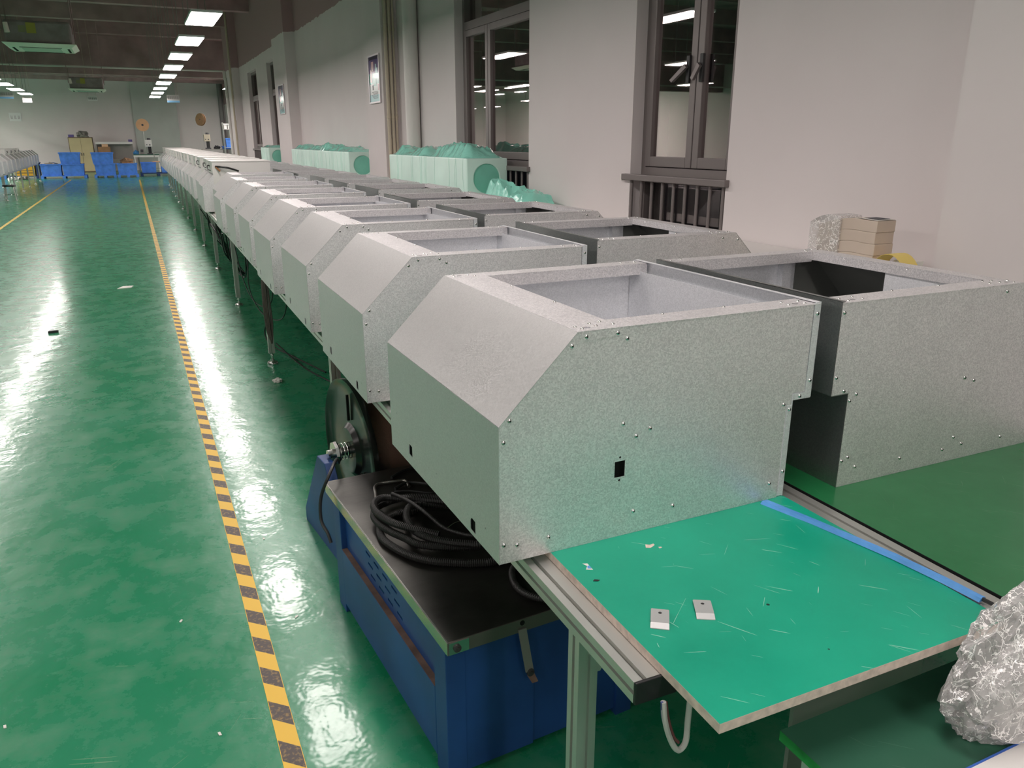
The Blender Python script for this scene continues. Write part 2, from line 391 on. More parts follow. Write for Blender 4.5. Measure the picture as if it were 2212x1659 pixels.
def copy_tree(o, loc, rz, label, group=None, skip=()):
    def rec(src, par):
        c = src.copy(); COL.objects.link(c)
        if par: c.parent = par
        for ch in CH.get(src.name, ()):
            if not any(ch.name.startswith(s_) for s_ in skip): rec(ch, c)
        return c
    CH = {}
    for x in COL.objects:
        if x.parent: CH.setdefault(x.parent.name, []).append(x)
    r = rec(o, None); r.location = loc; r.rotation_euler = (0, 0, rz); r['label'] = label
    if group: r['group'] = group
    return r
ORD = 'first second third fourth fifth sixth seventh eighth ninth tenth eleventh twelfth thirteenth fourteenth fifteenth sixteenth seventeenth eighteenth nineteenth twentieth twenty-first twenty-second twenty-third twenty-fourth twenty-fifth twenty-sixth twenty-seventh twenty-eighth twenty-ninth thirtieth'.split()

# ---------------------------------------------------------------- the room
ZC = 5.05; XW = 3.10; XC = 2.90; YB = 51.0; XL = -17.0; YF = -15.0; XR2 = 5.3
struct(MB().box(XL, XR2+.3, YF, YB+.3, -.1, 0).obj('floor', FLOOR))
ce = MB().box(XL, XR2+.3, YF, YB+.3, ZC, ZC+.15)
for y in [-2.5+3.05*i for i in range(-4, 18)]: ce.box(XL, XR2, y, y+.26, ZC-.38, ZC)
ce.box(XL, XR2, 28.6, 29.0, 3.57, ZC-.38)      # deep cross beam
for y in [-1+3.05*i for i in range(-4, 17)]: ce.box(XL, XR2, y, y+.06, ZC-.10, ZC)
struct(ce.obj('ceiling', CEIL))
wb = MB().box(XL, XR2+.3, YB, YB+.25, 0, ZC)
struct(wb.obj('wall_back', WALL))
struct(MB().box(.42, 2.72, YB-.12, YB-.005, 0, ZC).obj('trim_1', GREY_PANEL))     # grey panel between the far wall bays
struct(MB().box(XL-.25, XL, YF, YB, 0, ZC).obj('wall_left', WALL))
struct(MB().box(XL, XR2, YF-.25, YF, 0, ZC).obj('wall_front', WALL))
WINS = [(3.70, 4.70), (6.28, 7.98), (18.35, 20.0), (21.7, 23.3)]
WZ0, WZ1 = .35, 3.35
wr = MB(); ys = [YF] + [v for a in WINS for v in a] + [27.0]
for i in range(0, len(ys), 2): wr.box(XW, XW+.30, ys[i], ys[i+1], 0, ZC)
for a, b in WINS: wr.box(XW, XW+.30, a, b, 0, WZ0); wr.box(XW, XW+.30, a, b, WZ1, ZC)
for a, b in ((1.0, 2.153), (9.90, 10.72), (16.37, 17.81), (24.92, 26.6)): wr.box(XC, XW+.01, a, b, 0, ZC)
wr.box(XW+.3, XR2, 26.7, 27.0, 0, ZC); wr.box(XR2, XR2+.3, 26.7, YB, 0, ZC)
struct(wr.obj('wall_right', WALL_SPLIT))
# windows: dark bronze aluminium casements above a barred lower part
def make_window(n, a, b, mull, transom, handles):
    xg = XW+.14; fr = MB()
    zs = 1.47   # bottom of the casements
    for y in (a, b-.05): fr.box(xg-.05, xg+.04, y, y+.05, WZ0, WZ1)
    fr.box(xg-.05, xg+.04, a+.05, b-.05, WZ1-.06, WZ1); fr.box(xg-.05, xg+.04, a+.05, b-.05, zs-.10, zs)
    fr.box(xg-.05, xg+.04, a+.05, b-.05, WZ0, WZ0+.06)
    top = transom if transom else WZ1-.06
    if transom: fr.box(xg-.05, xg+.04, a+.05, b-.05, transom, transom+.075)
    o = struct(fr.obj('window_%d' % n, BRONZE))
    for s0, s1 in ((a+.05, mull), (mull, b-.05)):
        sm = MB(); w_ = .062; x0, x1 = xg-.062, xg-.01
        sm.box(x0, x1, s0+.004, s0+w_, zs+.005, top-.005); sm.box(x0, x1, s1-w_, s1-.004, zs+.005, top-.005)
        sm.box(x0, x1, s0+w_, s1-w_, zs+.005, zs+.07); sm.box(x0, x1, s0+w_, s1-w_, top-.065, top-.005)
        sash = sm.obj('casement_frame', BRONZE, o, bevel=.004)
        MB().box(xg-.036, xg-.030, s0+w_-.005, s1-w_+.005, zs+.065, top-.06).obj('window_pane', GLASS, sash)
    MB().box(xg+.010, xg+.016, a+.04, b-.04, WZ0+.03, zs-.08).obj('lower_pane', GLASS_LOW, o)
    if transom: MB().box(xg+.010, xg+.016, a+.04, b-.04, transom+.07, WZ1-.05).obj('upper_pane', GLASS, o)
    rl = MB().box(XW-.035, XW+.02, a-.03, b+.06, zs-.085, zs-.045).obj('guard_rail', BRONZE, o, bevel=.004)
    MB().box(XW-.034, XW-.002, b+.055, b+.075, zs-.092, zs-.05).obj('rail_end_plate', PIPEW, rl)
    k = int(round((b-a)/.118)); 
    for i in range(k+1):
        y = a+.02+i*(b-a-.04)/k
        MB().cyl((XW+.004, y, WZ0+.02), (0, 0, 1), .011, .011, zs-.085-WZ0-.02, 10).obj('guard_bar', BRONZE, o, True)
    for (y, s_) in handles:
        h = MB().box(xg-.078, xg-.06, y-.016, y+.016, 1.98, 2.14).obj('handle_plate', BLACK, o, bevel=.003)
        MB().hexa([(xg-.10, y-.012, 2.07), (xg-.08, y-.012, 2.07), (xg-.08, y+.012, 2.09), (xg-.10, y+.012, 2.09)],
                  [(xg-.115, y+s_*.12-.01, 1.99), (xg-.095, y+s_*.12-.01, 1.99), (xg-.095, y+s_*.12+.01, 2.005), (xg-.115, y+s_*.12+.01, 2.005)]).obj('handle_lever', BRONZE, h)
make_window(1, *WINS[0], 4.14, None, ((4.21, 1), (4.08, .35)))
make_window(2, *WINS[1], 7.33, 2.69, ())
make_window(3, *WINS[2], 19.2, 2.69, ())
make_window(4, *WINS[3], 22.5, 2.69, ())

# pipes on the right wall
for x, r, lb in ((2.945, .022, 'outermost of the three cream conduits on the side of the poster column'), (2.998, .020, 'middle one of three cream conduits up the side of the poster column'), (3.045, .014, 'thinnest of three cream conduits by the poster column, innermost at the wall')):
    p = thing('conduit_pipe', lb, 'pipe', (x, 9.90-r-.012, 0), 0, 'conduits up the column')
    MB().cyl((0, 0, .01), (0, 0, 1), r, r, ZC-.02, 12).obj('pipe', BEIGE, p, True)
    for z in (1.9, 2.9, 3.7): MB().cyl((0, 0, z), (0, 0, 1), r+.006, r+.006, .03, 12).obj('clip', BEIGE, p, True)
tag(MB().cyl((3.012, 9.13, .01), (0, 0, 1), .082, .082, ZC-.02, 24).obj('drain_pipe', PIPEW, None, True), 'thick round white drain pipe in the corner left of the second window', 'pipe')
tag(MB().cyl((2.86, 24.96, .01), (0, 0, 1), .03, .03, ZC-.02, 12).obj('conduit_pipe', BEIGE, None, True), 'brownish pipe up the near edge of the far white column with the green sign', 'pipe')
tag(MB().cyl((5.12, 50.8, .01), (0, 0, 1), .13, .13, ZC-.02, 14).obj('drain_pipe', mat('grey_pipe', (.22, .2, .2), .6), None, True), 'dark pipe in the far right corner of the hall', 'pipe')
hp = thing('overhead_pipe', 'thin white pipe running across under the dark ceiling to the far column', 'pipe', (0, 26.5, 3.62))
MB().cyl((-16.9, 0, 0), (1, 0, 0), .03, .03, 19.76, 10).obj('pipe', PIPEW, hp, True)
MB().tube([(2.86, 0, 0), (2.86, -.02, -.1), (2.86, -.02, -.25)], .05, 10, sub=2).obj('elbow', PIPEW, hp, True)
tag(MB().cyl((2.86, 26.3, .01), (0, 0, 1), .045, .045, 3.40, 12).obj('riser_pipe', PIPEW, None, True), 'white vertical pipe standing on the face of the far column below the overhead pipe', 'pipe')

# ---------------------------------------------------------------- ceiling lamps
RODM = mat('rod_grey', (.30, .28, .26), .6)
def make_lamp(lbl, x, y, z=2.90):
    t = thing('ceiling_lamp', lbl, 'lamp', (x, y, z), 0, 'ceiling lamps')
    MB().plate([(-.155, -.52), (.155, -.52), (.155, .52), (-.155, .52)], [], lambda u, v, d: (u, v, d), .004, .03).obj('housing', LAMPF, t, bevel=.004)
    q = []
    for sx, sy, a0 in ((1, 1, 0), (-1, 1, PI/2), (-1, -1, PI), (1, -1, 1.5*PI)):
        for k in range(4): q.append((sx*.12+.028*math.cos(a0+k*PI/6), sy*.485+.028*math.sin(a0+k*PI/6)))
    MB().add([(u, v, 0) for u, v in q], [tuple(reversed(range(len(q))))]).obj('diffuser', LAMP, t)
    for yy in (-.4, .4): MB().cyl((0, yy, .03), (0, 0, 1), .006, .006, ZC-z-.04, 6).obj('hanging_rod', RODM, t)
    return t
lamp0 = None
for x, ys_, rowname in ((.90, [9.85+2.21*i for i in range(-10, 9)], 'right'), (-2.48, [27.2-2.2*i for i in range(0, 18)], 'left'), (-6.0, [27.2-2.2*i for i in range(1, 17, 2)], 'third'), (-7.0, [30.5, 33, 35.5, 38, 40.5, 43, 45.5, 48], 'third'), (4.55, [30.0, 32.2, 34.4, 36.6], 'corner')):
    for i, y in enumerate(ys_):
        if rowname == 'right':
            lb = 'white ceiling lamp panel, %s from the camera in the line above the benches' % ORD[i-10] if i >= 10 else 'white lamp panel over the near bench, outside the view'
        elif rowname == 'left':
            lb = ('glowing lamp panel farthest along the left lamp line', 'glowing lamp panel second from the far end of the left lamp line', 'glowing lamp panel third from the far end of the left lamp line')[i] if i < 3 else 'white lamp panel in the left line, outside the view'
        else: lb = 'white lamp panel of the far left line, outside the view' if rowname == 'third' else 'white lamp panel over the far right corner, hidden behind the columns'
        if lamp0 is None: lamp0 = make_lamp(lb, x, y)
        else: copy_tree(lamp0, (x, y, 2.90), 0, lb)

lampFill = make_lamp('white lamp panel of the far left bay before the far wall, outside the view', -7.8, 33.0, 4.20)  # unseen extra lamps, added to brighten the far wall
for c_ in kids(lampFill):
    if c_.name.startswith('diffuser'): c_.data = c_.data.copy(); c_.data.materials[0] = LAMP_FILL
for x in (-7.8, -9.8, -11.8, -13.8):
    for y in (33.0, 36.0, 39.0, 42.0, 45.0):
        if (x, y) != (-7.8, 33.0): copy_tree(lampFill, (x, y, 4.20), 0, lampFill['label'])
for y in (31.0, 34.0, 37.0, 40.0, 43.0, 46.0): copy_tree(lampFill, (5.0, y, 4.20), 0, 'white lamp panel high in the far right bay, hidden behind the columns')
# ceiling cassette air conditioners
def make_ac(lb, x, y, z):
    t = thing('air_conditioner', lb, 'air conditioner', (x, y, z), 0, 'ceiling air conditioners')
    MB().hexa([(-.40, -.40, 0), (.40, -.40, 0), (.40, .40, 0), (-.40, .40, 0)], [(-.475, -.475, .05), (.475, -.475, .05), (.475, .475, .05), (-.475, .475, .05)]).obj('panel', WHITE_PL, t, bevel=.012)
    MB().box(-.25, .25, -.25, .25, -.006, .004).obj('intake_grille', mat('grille_grey', (.55, .58, .52), .6), t)
    for k in range(4):
        a = k*PI/2; m_ = MB().box(-.27, .27, -.365, -.335, -.004, .006)
        m_.v = [(v[0]*math.cos(a)-v[1]*math.sin(a), v[0]*math.sin(a)+v[1]*math.cos(a), v[2]) for v in m_.v]
        m_.obj('air_slot', HOLE, t)
    MB().box(-.42, .42, -.42, .42, .05, .35).obj('body', mat('ac_body_grey', (.32, .27, .27), .7, .3, var=(6, .2)), t, bevel=.03)
    MB().box(-.14, -.02, -.4225, -.42, .18, .32).obj('sticker', mat('ac_sticker_yellow', (.42, .37, .08), .7), t)
    MB().box(-.24, -.15, -.4225, -.42, .19, .28).obj('sticker', mat('ac_sticker_pale', (.30, .28, .17), .7), t)
    for sx in (-.44, .44):
        for sy in (-.3, .3): MB().cyl((sx, sy, .2), (0, 0, 1), .008, .008, ZC-z-.21, 6).obj('hanging_rod', CEIL, t)
    MB().cyl((-.38, -.50, .30), (.08, -.02, -1), .03, .035, .13, 10).obj('pipe_sleeve', WHITE_PL, t, True)
    return t
ac = make_ac('white ceiling air conditioner cassette with yellow stickers, the near one at upper left', -.98, 14.35, 2.93)
copy_tree(ac, (-.87, 26.55, 2.97), 0, 'smaller looking air conditioner cassette hanging before the far wall')

# hanging signs and wall notices: illegible printed characters
SIGNW = mat('sign_white', (.80, .77, .78), .6); SIGNB = mat('sign_blue', (.22, .50, .80), .6)
def make_sign(lb, x, y, z, w_, h_, n, blue, ink, hang):
    t = thing('hanging_sign' if hang else 'wall_notice', lb, 'sign', (x, y, z))
    MB().box(-w_/2, w_/2, -.01, .01, 0, h_).obj('board', SIGNW, t)
    if blue: MB().box(-w_/2, w_/2, -.0125, -.0102, 0, h_*.24).obj('blue_band', SIGNB, t)
    rs = random.Random(n+int(abs(x)*10)); im = MB(); cw = w_*.9/n; z0 = h_*(.42 if blue else .25); ch = h_*.42
    for i in range(n):
        cx_ = -w_*.45+cw*(i+.5)
        for k in range(3): zz = z0+ch*(k+.3)/3; im.box(cx_-cw*.36, cx_+cw*rs.uniform(.15, .36), -.0125, -.0102, zz, zz+ch*.09)
        for k in range(2): xx = cx_+cw*(-.2+.32*k+rs.uniform(-.06, .06)); im.box(xx, xx+cw*.11, -.0128, -.0102, z0, z0+ch)
    im.obj('lettering', ink, t)
    if hang:
        for sx in (-.4, .4): MB().cyl((sx*w_, 0, h_), (0, 0, 1), .004, .004, ZC-z-h_-.005, 6).obj('hanging_wire', BEIGE, t)
    return t
PALEINK = mat('pale_print', (.45, .38, .42), .7)
make_sign('white hanging sign with pale blue band at the far end of the right lamps', 1.43, 28.0, 2.77, .36, .22, 6, True, PALEINK, True)
make_sign('white hanging sign with blue band at the left photo edge below the lamps', -3.05, 28.0, 2.80, .38, .20, 6, True, PALEINK, True)
make_sign('small white hanging sign below the last left lamp', -2.53, 28.0, 2.70, .24, .125, 4, False, PALEINK, True)
make_sign('small white sign with dark characters below the far air conditioner', -.82, 28.0, 2.78, .26, .135, 5, False, INK, True)
make_sign('faded grey notice of two lines on the far wall at left', -5.3, YB-.013, 2.62, .55, .42, 3, False, PALEINK, False)

# posters on the columns
VIO = mat('poster_violet', (.10, .07, .19), .12); NAVY = mat('poster_navy', (.035, .03, .07), .12); PINK = mat('poster_pink', (.55, .33, .34), .15)
TEAL = mat('poster_teal', (.16, .47, .40), .15); AQUA = mat('poster_aqua', (.42, .68, .70), .15); MIST = mat('poster_mist', (.62, .68, .66), .15)
PFRAME = mat('poster_frame', (.62, .58, .60), .3, .5)
def make_poster(lb, y0, y1, z0, z1, kind):
    t = thing('framed_poster', lb, 'poster', (XC, (y0+y1)/2, z0)); W = y1-y0; H = z1-z0
    fr = MB()
    fr.plate([(-W/2, 0), (W/2, 0), (W/2, H), (-W/2, H)], [[(-W/2+.018, .018), (W/2-.018, .018), (W/2-.018, H-.018), (-W/2+.018, H-.018)]], lambda u, v, d: (-d, u, v), .001, .022)
    fr.obj('frame', PFRAME, t)
    pm = MB()   # print: coloured fields side by side, no overlap
    def q(u0, u1, v0, v1, i, e=0): pm.mi = i; pm.box(-.012-e, -.003, u0*W-W/2+.01, u1*W-W/2+.01 if u1 < 1 else W/2-.01, v0*H+.01 if v0 == 0 else v0*H, v1*H if v1 < 1 else H-.01)
    q(0, 1, .90, 1, 1); q(0, 1, .62, .90, 0); q(0, 1, .40, .62, 3); q(0, 1, .18, .40, 5); q(0, 1, 0, .18, 4)
    pm.obj('print', [VIO, NAVY, PINK, TEAL, AQUA, MIST], t)
    for u0, u1, v0, v1, i in ((.55, .75, .66, .86, 2), (.70, .85, .58, .70, 2), (.2, .3, .60, .72, 4), (.3, .38, .62, .80, 4), (.72, .86, .44, .58, 2), (.1, .2, .26, .38, 2), (.62, .72, .28, .38, 1), (.35, .6, .36, .5, 3)):
        MB().box(-.0135, -.0121, u0*W-W/2, u1*W-W/2, v0*H, v1*H).obj('picture', (VIO, NAVY, PINK, TEAL, AQUA)[i], t)
    lt = MB()
    for k in range(7): lt.box(-.0135, -.0121, -.28*W, (.15+.06*((k*5) % 4))*W, H*(.10+.022*k), H*(.108+.022*k))
    lt.obj('lettering', INK, t)
    return t
make_poster('framed poster with violet top and teal lower half on the nearest visible column', 9.98, 10.47, 2.09, 2.66, 0)
make_poster('framed narrow looking poster on the second column, behind the far wrapped boxes', 16.75, 17.35, 2.14, 2.70, 1)
gs = thing('wall_sign', 'tall narrow green and white sign on the far white column', 'sign', (XC-.012, 25.1, 2.19))
MB().box(-.008, .011, -.16, .16, 0, .58).obj('board', SIGNW, gs); MB().box(-.011, -.0082, -.13, .13, .08, .5).obj('green_field', mat('sign_green', (.10, .30, .24), .5), gs)

# ---------------------------------------------------------------- floor markings and litter
tag(MB().box(-.029, .029, 0, 37.5, .0005, .002).obj('hazard_tape', TAPE), 'yellow and black striped floor tape beside the benches', 'tape')
bpy.data.objects['hazard_tape'].location = (.195, 1.2, 0); bpy.data.objects['hazard_tape'].rotation_euler = (0, 0, -.0006)
tag(MB().box(-2.52, -2.46, -3, 40.0, .0005, .002).obj('floor_tape', TAPE_Y), 'faded yellow floor line along the left side of the aisle', 'tape')
def flat_scrap(name, mt, lb, cat, x, y, z, pts, h=.003, rz=0):
    o = MB().plate(pts, [], lambda u, v, d: (u, v, d), .0005, h).obj(name, mt); o.location = (x, y, z); o.rotation_euler = (0, 0, rz); return tag(o, lb, cat)
flat_scrap('paper_scrap', PAPER, 'torn white strip of paper lying in the middle of the aisle', 'paper', -.25, 10.15, 0, [(-.09, -.07), (.06, -.05), (.085, .06), (-.03, .08), (-.05, .03)], .006)
flat_scrap('plastic_offcut', BLACK, 'small black offcut on the aisle floor at left', 'offcut', -.83, 7.93, 0, [(-.04, -.018), (.035, -.014), (.04, .018), (-.035, .02)], .02)
def crumple(name, mt, x, y, z, r, lb, cat, seed, flat=.6):
    bm = bmesh.new(); bmesh.ops.create_icosphere(bm, subdivisions=3, radius=1)
    for v in bm.verts:
        d = 1+.45*noise.noise(v.co*2.2+Vector((seed, 0, 0)))+.25*noise.noise(v.co*5+Vector((seed, 3, 0)))
        v.co = Vector((v.co.x*d*r, v.co.y*d*r, max(-.45, v.co.z*d)*r*flat+.45*r*flat))
    me = bpy.data.meshes.new(name); bm.to_mesh(me); bm.free(); me.materials.append(mt)
    o = bpy.data.objects.new(name, me); COL.objects.link(o); o.location = (x, y, z); return tag(o, lb, cat)
crumple('paper_ball', PAPER, .745, 5.54, 0.001, .032, 'crumpled white scrap on the floor under the bench edge near the tripod-like foot', 'paper', 1)
rs = random.Random(3)
for i, (x, y) in enumerate(((.33, 2.55), (.31, 3.2), (-.05, 2.7), (-.55, 2.35), (.02, 2.05))):
    flat_scrap('floor_speck', PAPER, ('tiny pale fleck right of the tape beside the blue cabinet', 'tiny pale fleck in the lamp glare right of the striped tape', 'pale shaving lying left of the striped tape', 'curved pale shaving far left on the near floor', 'pale shaving near the bottom edge left of the tape')[i], 'debris', x, y, 0, [(-.008, -.003), (.007, -.004), (.009, .003), (-.005, .004)], .003, rs.uniform(0, 3))

# ---------------------------------------------------------------- sheet-metal cabinets
D = .80
def screw_mesh(axis, r):
    m = MB(); ax = Vector(axis)
    m.mi = 0; m.lathe((0, 0, 0), ax, [(r, 0), (r*.97, r*.25), (r*.75, r*.55), (r*.42, r*.70)], 12)
    m.mi = 1; m.lathe((0, 0, 0), ax, [(r*.42, r*.70), (r*.38, r*.35), (0.0001, r*.35)], 12)
    o = m.obj('screw', [CHROME, SCREWD], None, True); me = o.data; bpy.data.objects.remove(o); return me
SC_Y = screw_mesh((0, -1, 0), .0052); SC_Z = screw_mesh((0, 0, 1), .0042); SC_NX = screw_mesh((-1, 0, 0), .0052); SC_PX = screw_mesh((1, 0, 0), .0052)
def screw(me, p, parent):
    o = bpy.data.objects.new('screw', me); COL.objects.link(o); o.parent = parent; o.location = p; return o
S_LEFT = [(.171, .481), (.206, .498), (.285, .498), (.31, .483), (.309, .284), (.384, .261), (.346, .248), (.870, .486), (.870, .313), (.841, .275), (.79, .259), (.811, .243), (.024, .335), (.010, .288), (.010, .046), (.042, .04), (.121, .041), (.348, .057), (.463, .047), (.769, .046), (.811, .072)]
S_RIGHT = [(.869, .486), (.869, .316), (.836, .276), (.79, .262), (.811, .246), (.790, .083), (.811, .076), (.758, .05), (.586, .045), (.412, .041), (.372, .073), (.332, .046), (.158, .04), (.368, .253), (.327, .24), (.252, .491), (.171, .481), (.010, .288)]
def oval(cx_, cy_, rx, ry, n=14): return [(cx_+rx*math.cos(-2*PI*i/n), cy_+ry*math.sin(-2*PI*i/n)) for i in range(n)]
def make_cabinet(s, label, group):
    """s=+1: sloped front faces -X; s=-1: mirrored"""
    t = thing('cabinet_housing', label, 'cabinet', (0, 0, 0), 0, group)
    T = .0016; fx = .298 if s > 0 else .245; dz = .509
    side = lambda y: (lambda u, v, d: (s*u, y+d, v))
    main = [(0, 0), (.82, 0), (.82, .2685), (.8795, .2685), (.8795, dz), (.185, dz), (0, .324)] if s < 0 else [(0, 0), (.80, 0), (.80, .255), (.815, .255), (.815, .285), (.856, .285), (.856, dz), (.185, dz), (0, .324)]
    holes = [[(.291, .153), (.319, .153), (.319, .193), (.291, .193)], oval(.305, .202, .003, .003, 8), oval(.305, .145, .003, .003, 8)] if s > 0 else []
    sp = MB().plate(main, holes, side(0), 0, T).obj('side_panel', GALV, t)
    sf = MB().plate(main, [], side(D-T), 0, T).obj('side_panel', GALV_IN, t)
    for (x, z) in (S_LEFT if s > 0 else S_RIGHT): screw(SC_Y, (s*x, 0, z), sp)
    # front with two punched slots near the bottom
    sl = [[(y, z), (y+.030, z+.002), (y+.030, z+.026), (y+.022, z+.034), (y, z+.032)] for y, z in ((.135, .010), (.60, .030))] + [oval(.075, .055, .0025, .0025, 6), oval(.40, .06, .0025, .0025, 6), oval(.74, .12, .0025, .0025, 6)]
    MB().plate([(-.001, .0), (D+.001, .0), (D+.001, .324), (-.001, .324)], sl, lambda u, v, d: (s*(-.0002-d), u, v), 0, T).obj('front_panel', GALV_SM, t)
    c45 = math.sqrt(.5)
    MB().plate([(-.001, 0), (D+.001, 0), (D+.001, .2616), (-.001, .2616)], [], lambda u, v, d: (s*(v*c45-(d+.0003)*c45), u, .324+v*c45+(d+.0003)*c45), 0, T).obj('sloped_panel', GALV_SM, t)
    # top frame: wide front flange and two side flanges with turned-down lips
    tf = MB()
    hs = [oval(.222, .026, .009, .006), oval(.222, D-.024, .009, .006), oval(.818, .026, .009, .006), oval(.818, D-.024, .009, .006)]
    tf.plate([(.1845, -.001), (.876, -.001), (.876, .075), (fx, .075), (fx, D-.062), (.876, D-.062), (.876, D+.001), (.1845, D+.001)], hs, lambda u, v, d: (s*u, v, dz+.0003+d), 0, T)
    tf.box(*sorted((s*fx, s*.876)), .0735, .075, dz-.032, dz); tf.box(*sorted((s*fx, s*.872)), D-.062, D-.0605, dz-.034, dz); tf.box(*sorted((s*(fx-.0015), s*fx)), .075, D-.062, dz-.028, dz)
    tf.plate([(.192, .488), (.300, .492), (.300, dz), (.1865, dz)], [], side(0), -.0008, -.0001)
    tfo = tf.obj('top_frame', GALV, t)
    for (x, y) in ((.200, .040), (.205, .018), (.247, .030), (.245, .056), (.290, .030), (.275, .062), (.200, D-.04), (.205, D-.018), (.247, D-.028), (.262, D-.05), (.79, .02), (.795, .05), (.842, .018), (.845, .045), (.795, D-.02), (.842, D-.03), (.29, .3), (.29, .55), (.45, .068), (.63, .068)): screw(SC_Z, (s*x, y, dz+.0018), tfo)
    # back: upper plate, step and lower plate, with folded edge strips on the side
    bk = MB()
    bk.box(*sorted((s*.878, s*.8796)), 0, D, .268, dz+.006); bk.box(*sorted((s*.818, s*.878)), 0, D, .266, .268); bk.box(*sorted((s*.8185, s*.82)), 0, D, 0, .266)
    bk.box(*sorted((s*.866, s*.8796)), .002, D-.002, dz+.0045, dz+.006)
    for y in ((0, D-T) if s > 0 else ()):
        bk.plate([(.8585, dz+.005), (.8585, .283), (.8175, .283), (.8175, .2685), (.8796, .2685), (.8796, dz+.005)], [], side(y), 0, T)
        bk.plate([(.8025, .003), (.82, .003), (.82, .253), (.8025, .253)], [], side(y), 0, T)
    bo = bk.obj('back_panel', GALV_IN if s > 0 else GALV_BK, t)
    for y in (.08, .25, .45, .66): screw(SC_NX if s > 0 else SC_PX, (s*.8778 if s > 0 else s*.8778, y, .470 if y > .1 else .478), bo)
    if s < 0:
        for y in (.09, .24, .40, .57, .72): screw(SC_PX, (s*.88, y, .488), bo)
    MB().box(*sorted((s*.004, s*.816)), .004, D-.004, .0005, .002).obj('base_panel', GALV_IN, t)
    if s > 0:
        MB().box(.27, .34, .022, .10, .13, .22).obj('socket_housing', HOLE, t)  # dark box behind the square hole
        for y_, z_ in ((.135, .01), (.60, .03)): MB().box(.004, .02, y_-.01, y_+.04, z_-.006, z_+.045).obj('latch_housing', HOLE, t)  # dark boxes added behind the slots in place of shade
        MB().box(*sorted((s*.845, s*.847)), .004, D-.004, .30, .485).obj('inner_panel', GALV_IN, t)
    else:
        LN = bpy.data.materials.get('dark_lining') or mat('dark_lining', (.085, .09, .082), .6)  # dark sheets inside the slope and on the far side
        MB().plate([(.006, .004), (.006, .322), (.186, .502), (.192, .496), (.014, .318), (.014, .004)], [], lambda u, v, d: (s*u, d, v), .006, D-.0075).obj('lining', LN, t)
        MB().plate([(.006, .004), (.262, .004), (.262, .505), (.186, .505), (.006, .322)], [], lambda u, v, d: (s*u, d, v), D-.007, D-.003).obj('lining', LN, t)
        MB().box(*sorted((s*.238, s*.240)), .004, .42, .12, dz-.004).obj('baffle_panel', GALV_IN, t)
        st = MB(); st.box(*sorted((s*.305, s*.345)), D-.030, D-.028, .10, dz-.036); st.box(*sorted((s*.343, s*.345)), D-.028, D-.002, .10, dz-.036)
        st.obj('inner_channel', GALV_IN, t)
    return t
GA = 'galvanised cabinet housings'
cabA = make_cabinet(1, '', GA); cabB = make_cabinet(-1, '', GA)
BR = -.0153   # bench line is turned slightly against the floor tape
AX = [(.625, 1.400), (.655, 2.615), (.690, 3.785), (.688, 4.875), (.724, 6.090), (.748, 7.300), (.755, 8.520), (.860, 9.900), (.790, 11.12), (.835, 12.40), (.845, 13.80)]
for i in range(11, 26): AX.append((.85+.005*(1.21*(i-10)), 13.8+1.21*(i-10)))
aisle = []
for i, (x, y) in enumerate(AX):
    lb = 'open galvanised cabinet, %s from the camera in the row along the aisle' % ORD[i]
    if i == 0: o = cabA; o.location = (x, y, .7505); o.rotation_euler = (0, 0, .004); o['label'] = 'large galvanised cabinet in the foreground with a square hole in its side'
    else: o = copy_tree(cabA, (x, y, .7505), BR+random.uniform(-.006, .006), lb, None, ('screw',) if i > 6 else ())
    aisle.append(o)
BX = [(2.432, 1.375), (2.536, 2.712), (2.552, 3.905), (2.552, 5.045), (2.655, 6.325), (2.650, 7.36), (2.690, 8.50)]
for i in range(7, 19): BX.append((2.640+.004*1.21*(i-6), 8.5+1.21*(i-6)))
for i, (x, y) in enumerate(BX):
    lb = 'open galvanised cabinet, %s from the camera in the window row' % ORD[i]
    if i == 0: o = cabB; o.location = (x, y, .7505); o.rotation_euler = (0, 0, BR*.5); o['label'] = 'nearest galvanised cabinet of the window row, on dark green bench at right'
    else: copy_tree(cabB, (x, y, .7505), BR+random.uniform(-.005, .005), lb, None, ('screw',) if i > 5 else ())
for i in range(12):
    y = 38.35-1.19*i
    copy_tree(cabB, (-2.79-.0195*y+.06, y, .7505), .0195, 'grey cabinet on the far left bench, %s from its far end' % ORD[i], 'cabinets on the left bench', ('screw',))

# white hoods set over the farther cabinets
def make_hood(s, label):
    t = thing('cover_hood', label, 'cover', (0, 0, 0), 0, 'white cover hoods')
    y0, y1, x0, x1, zt = -.006, D+.006, .145, .865, .628; T = .002; m = MB()
    b = lambda a0, a1, *r: m.box(*sorted((s*a0, s*a1)), *r)
    b(x0, x1, y0, y1, zt-T, zt); b(x0-.004, x0, y0, y1, .484, zt); b(x1, x1+.0, y0, y1, .52, zt) if False else None
    b(x1-T, x1, y0, y1, .519, zt)
    for y in (y0-T, y1): m.box(*sorted((s*x0, s*x1)), y, y+T, .35, zt)
    m.box(*sorted((s*(x0-.012), s*(x1+.006))), y0-.008, y1+.008, zt, zt+.012)
    o = m.obj('shell', WHITE_P, t)
    c = MB(); c.cyl((s*(x0-.0045), .40, .555), (-s, 0, 0), .022, .022, .0012, 14); c.obj('cable_hole', HOLE, t)
    MB().tube([(s*(x0+.02), .40, .56), (s*(x0-.03), .40, .575), (s*(x0-.035), .36, .53), (s*(x0-.008), .30, .515)], .008, 6).obj('cable_end', CABLE, t)
    return t
hood = make_hood(1, 'first white sheet hood of the aisle row, with a black cable beside it')
def put_hood(cab, h, rz): h.location = cab.location; h.rotation_euler = (0, 0, rz)
put_hood(aisle[8], hood, aisle[8].rotation_euler.z)
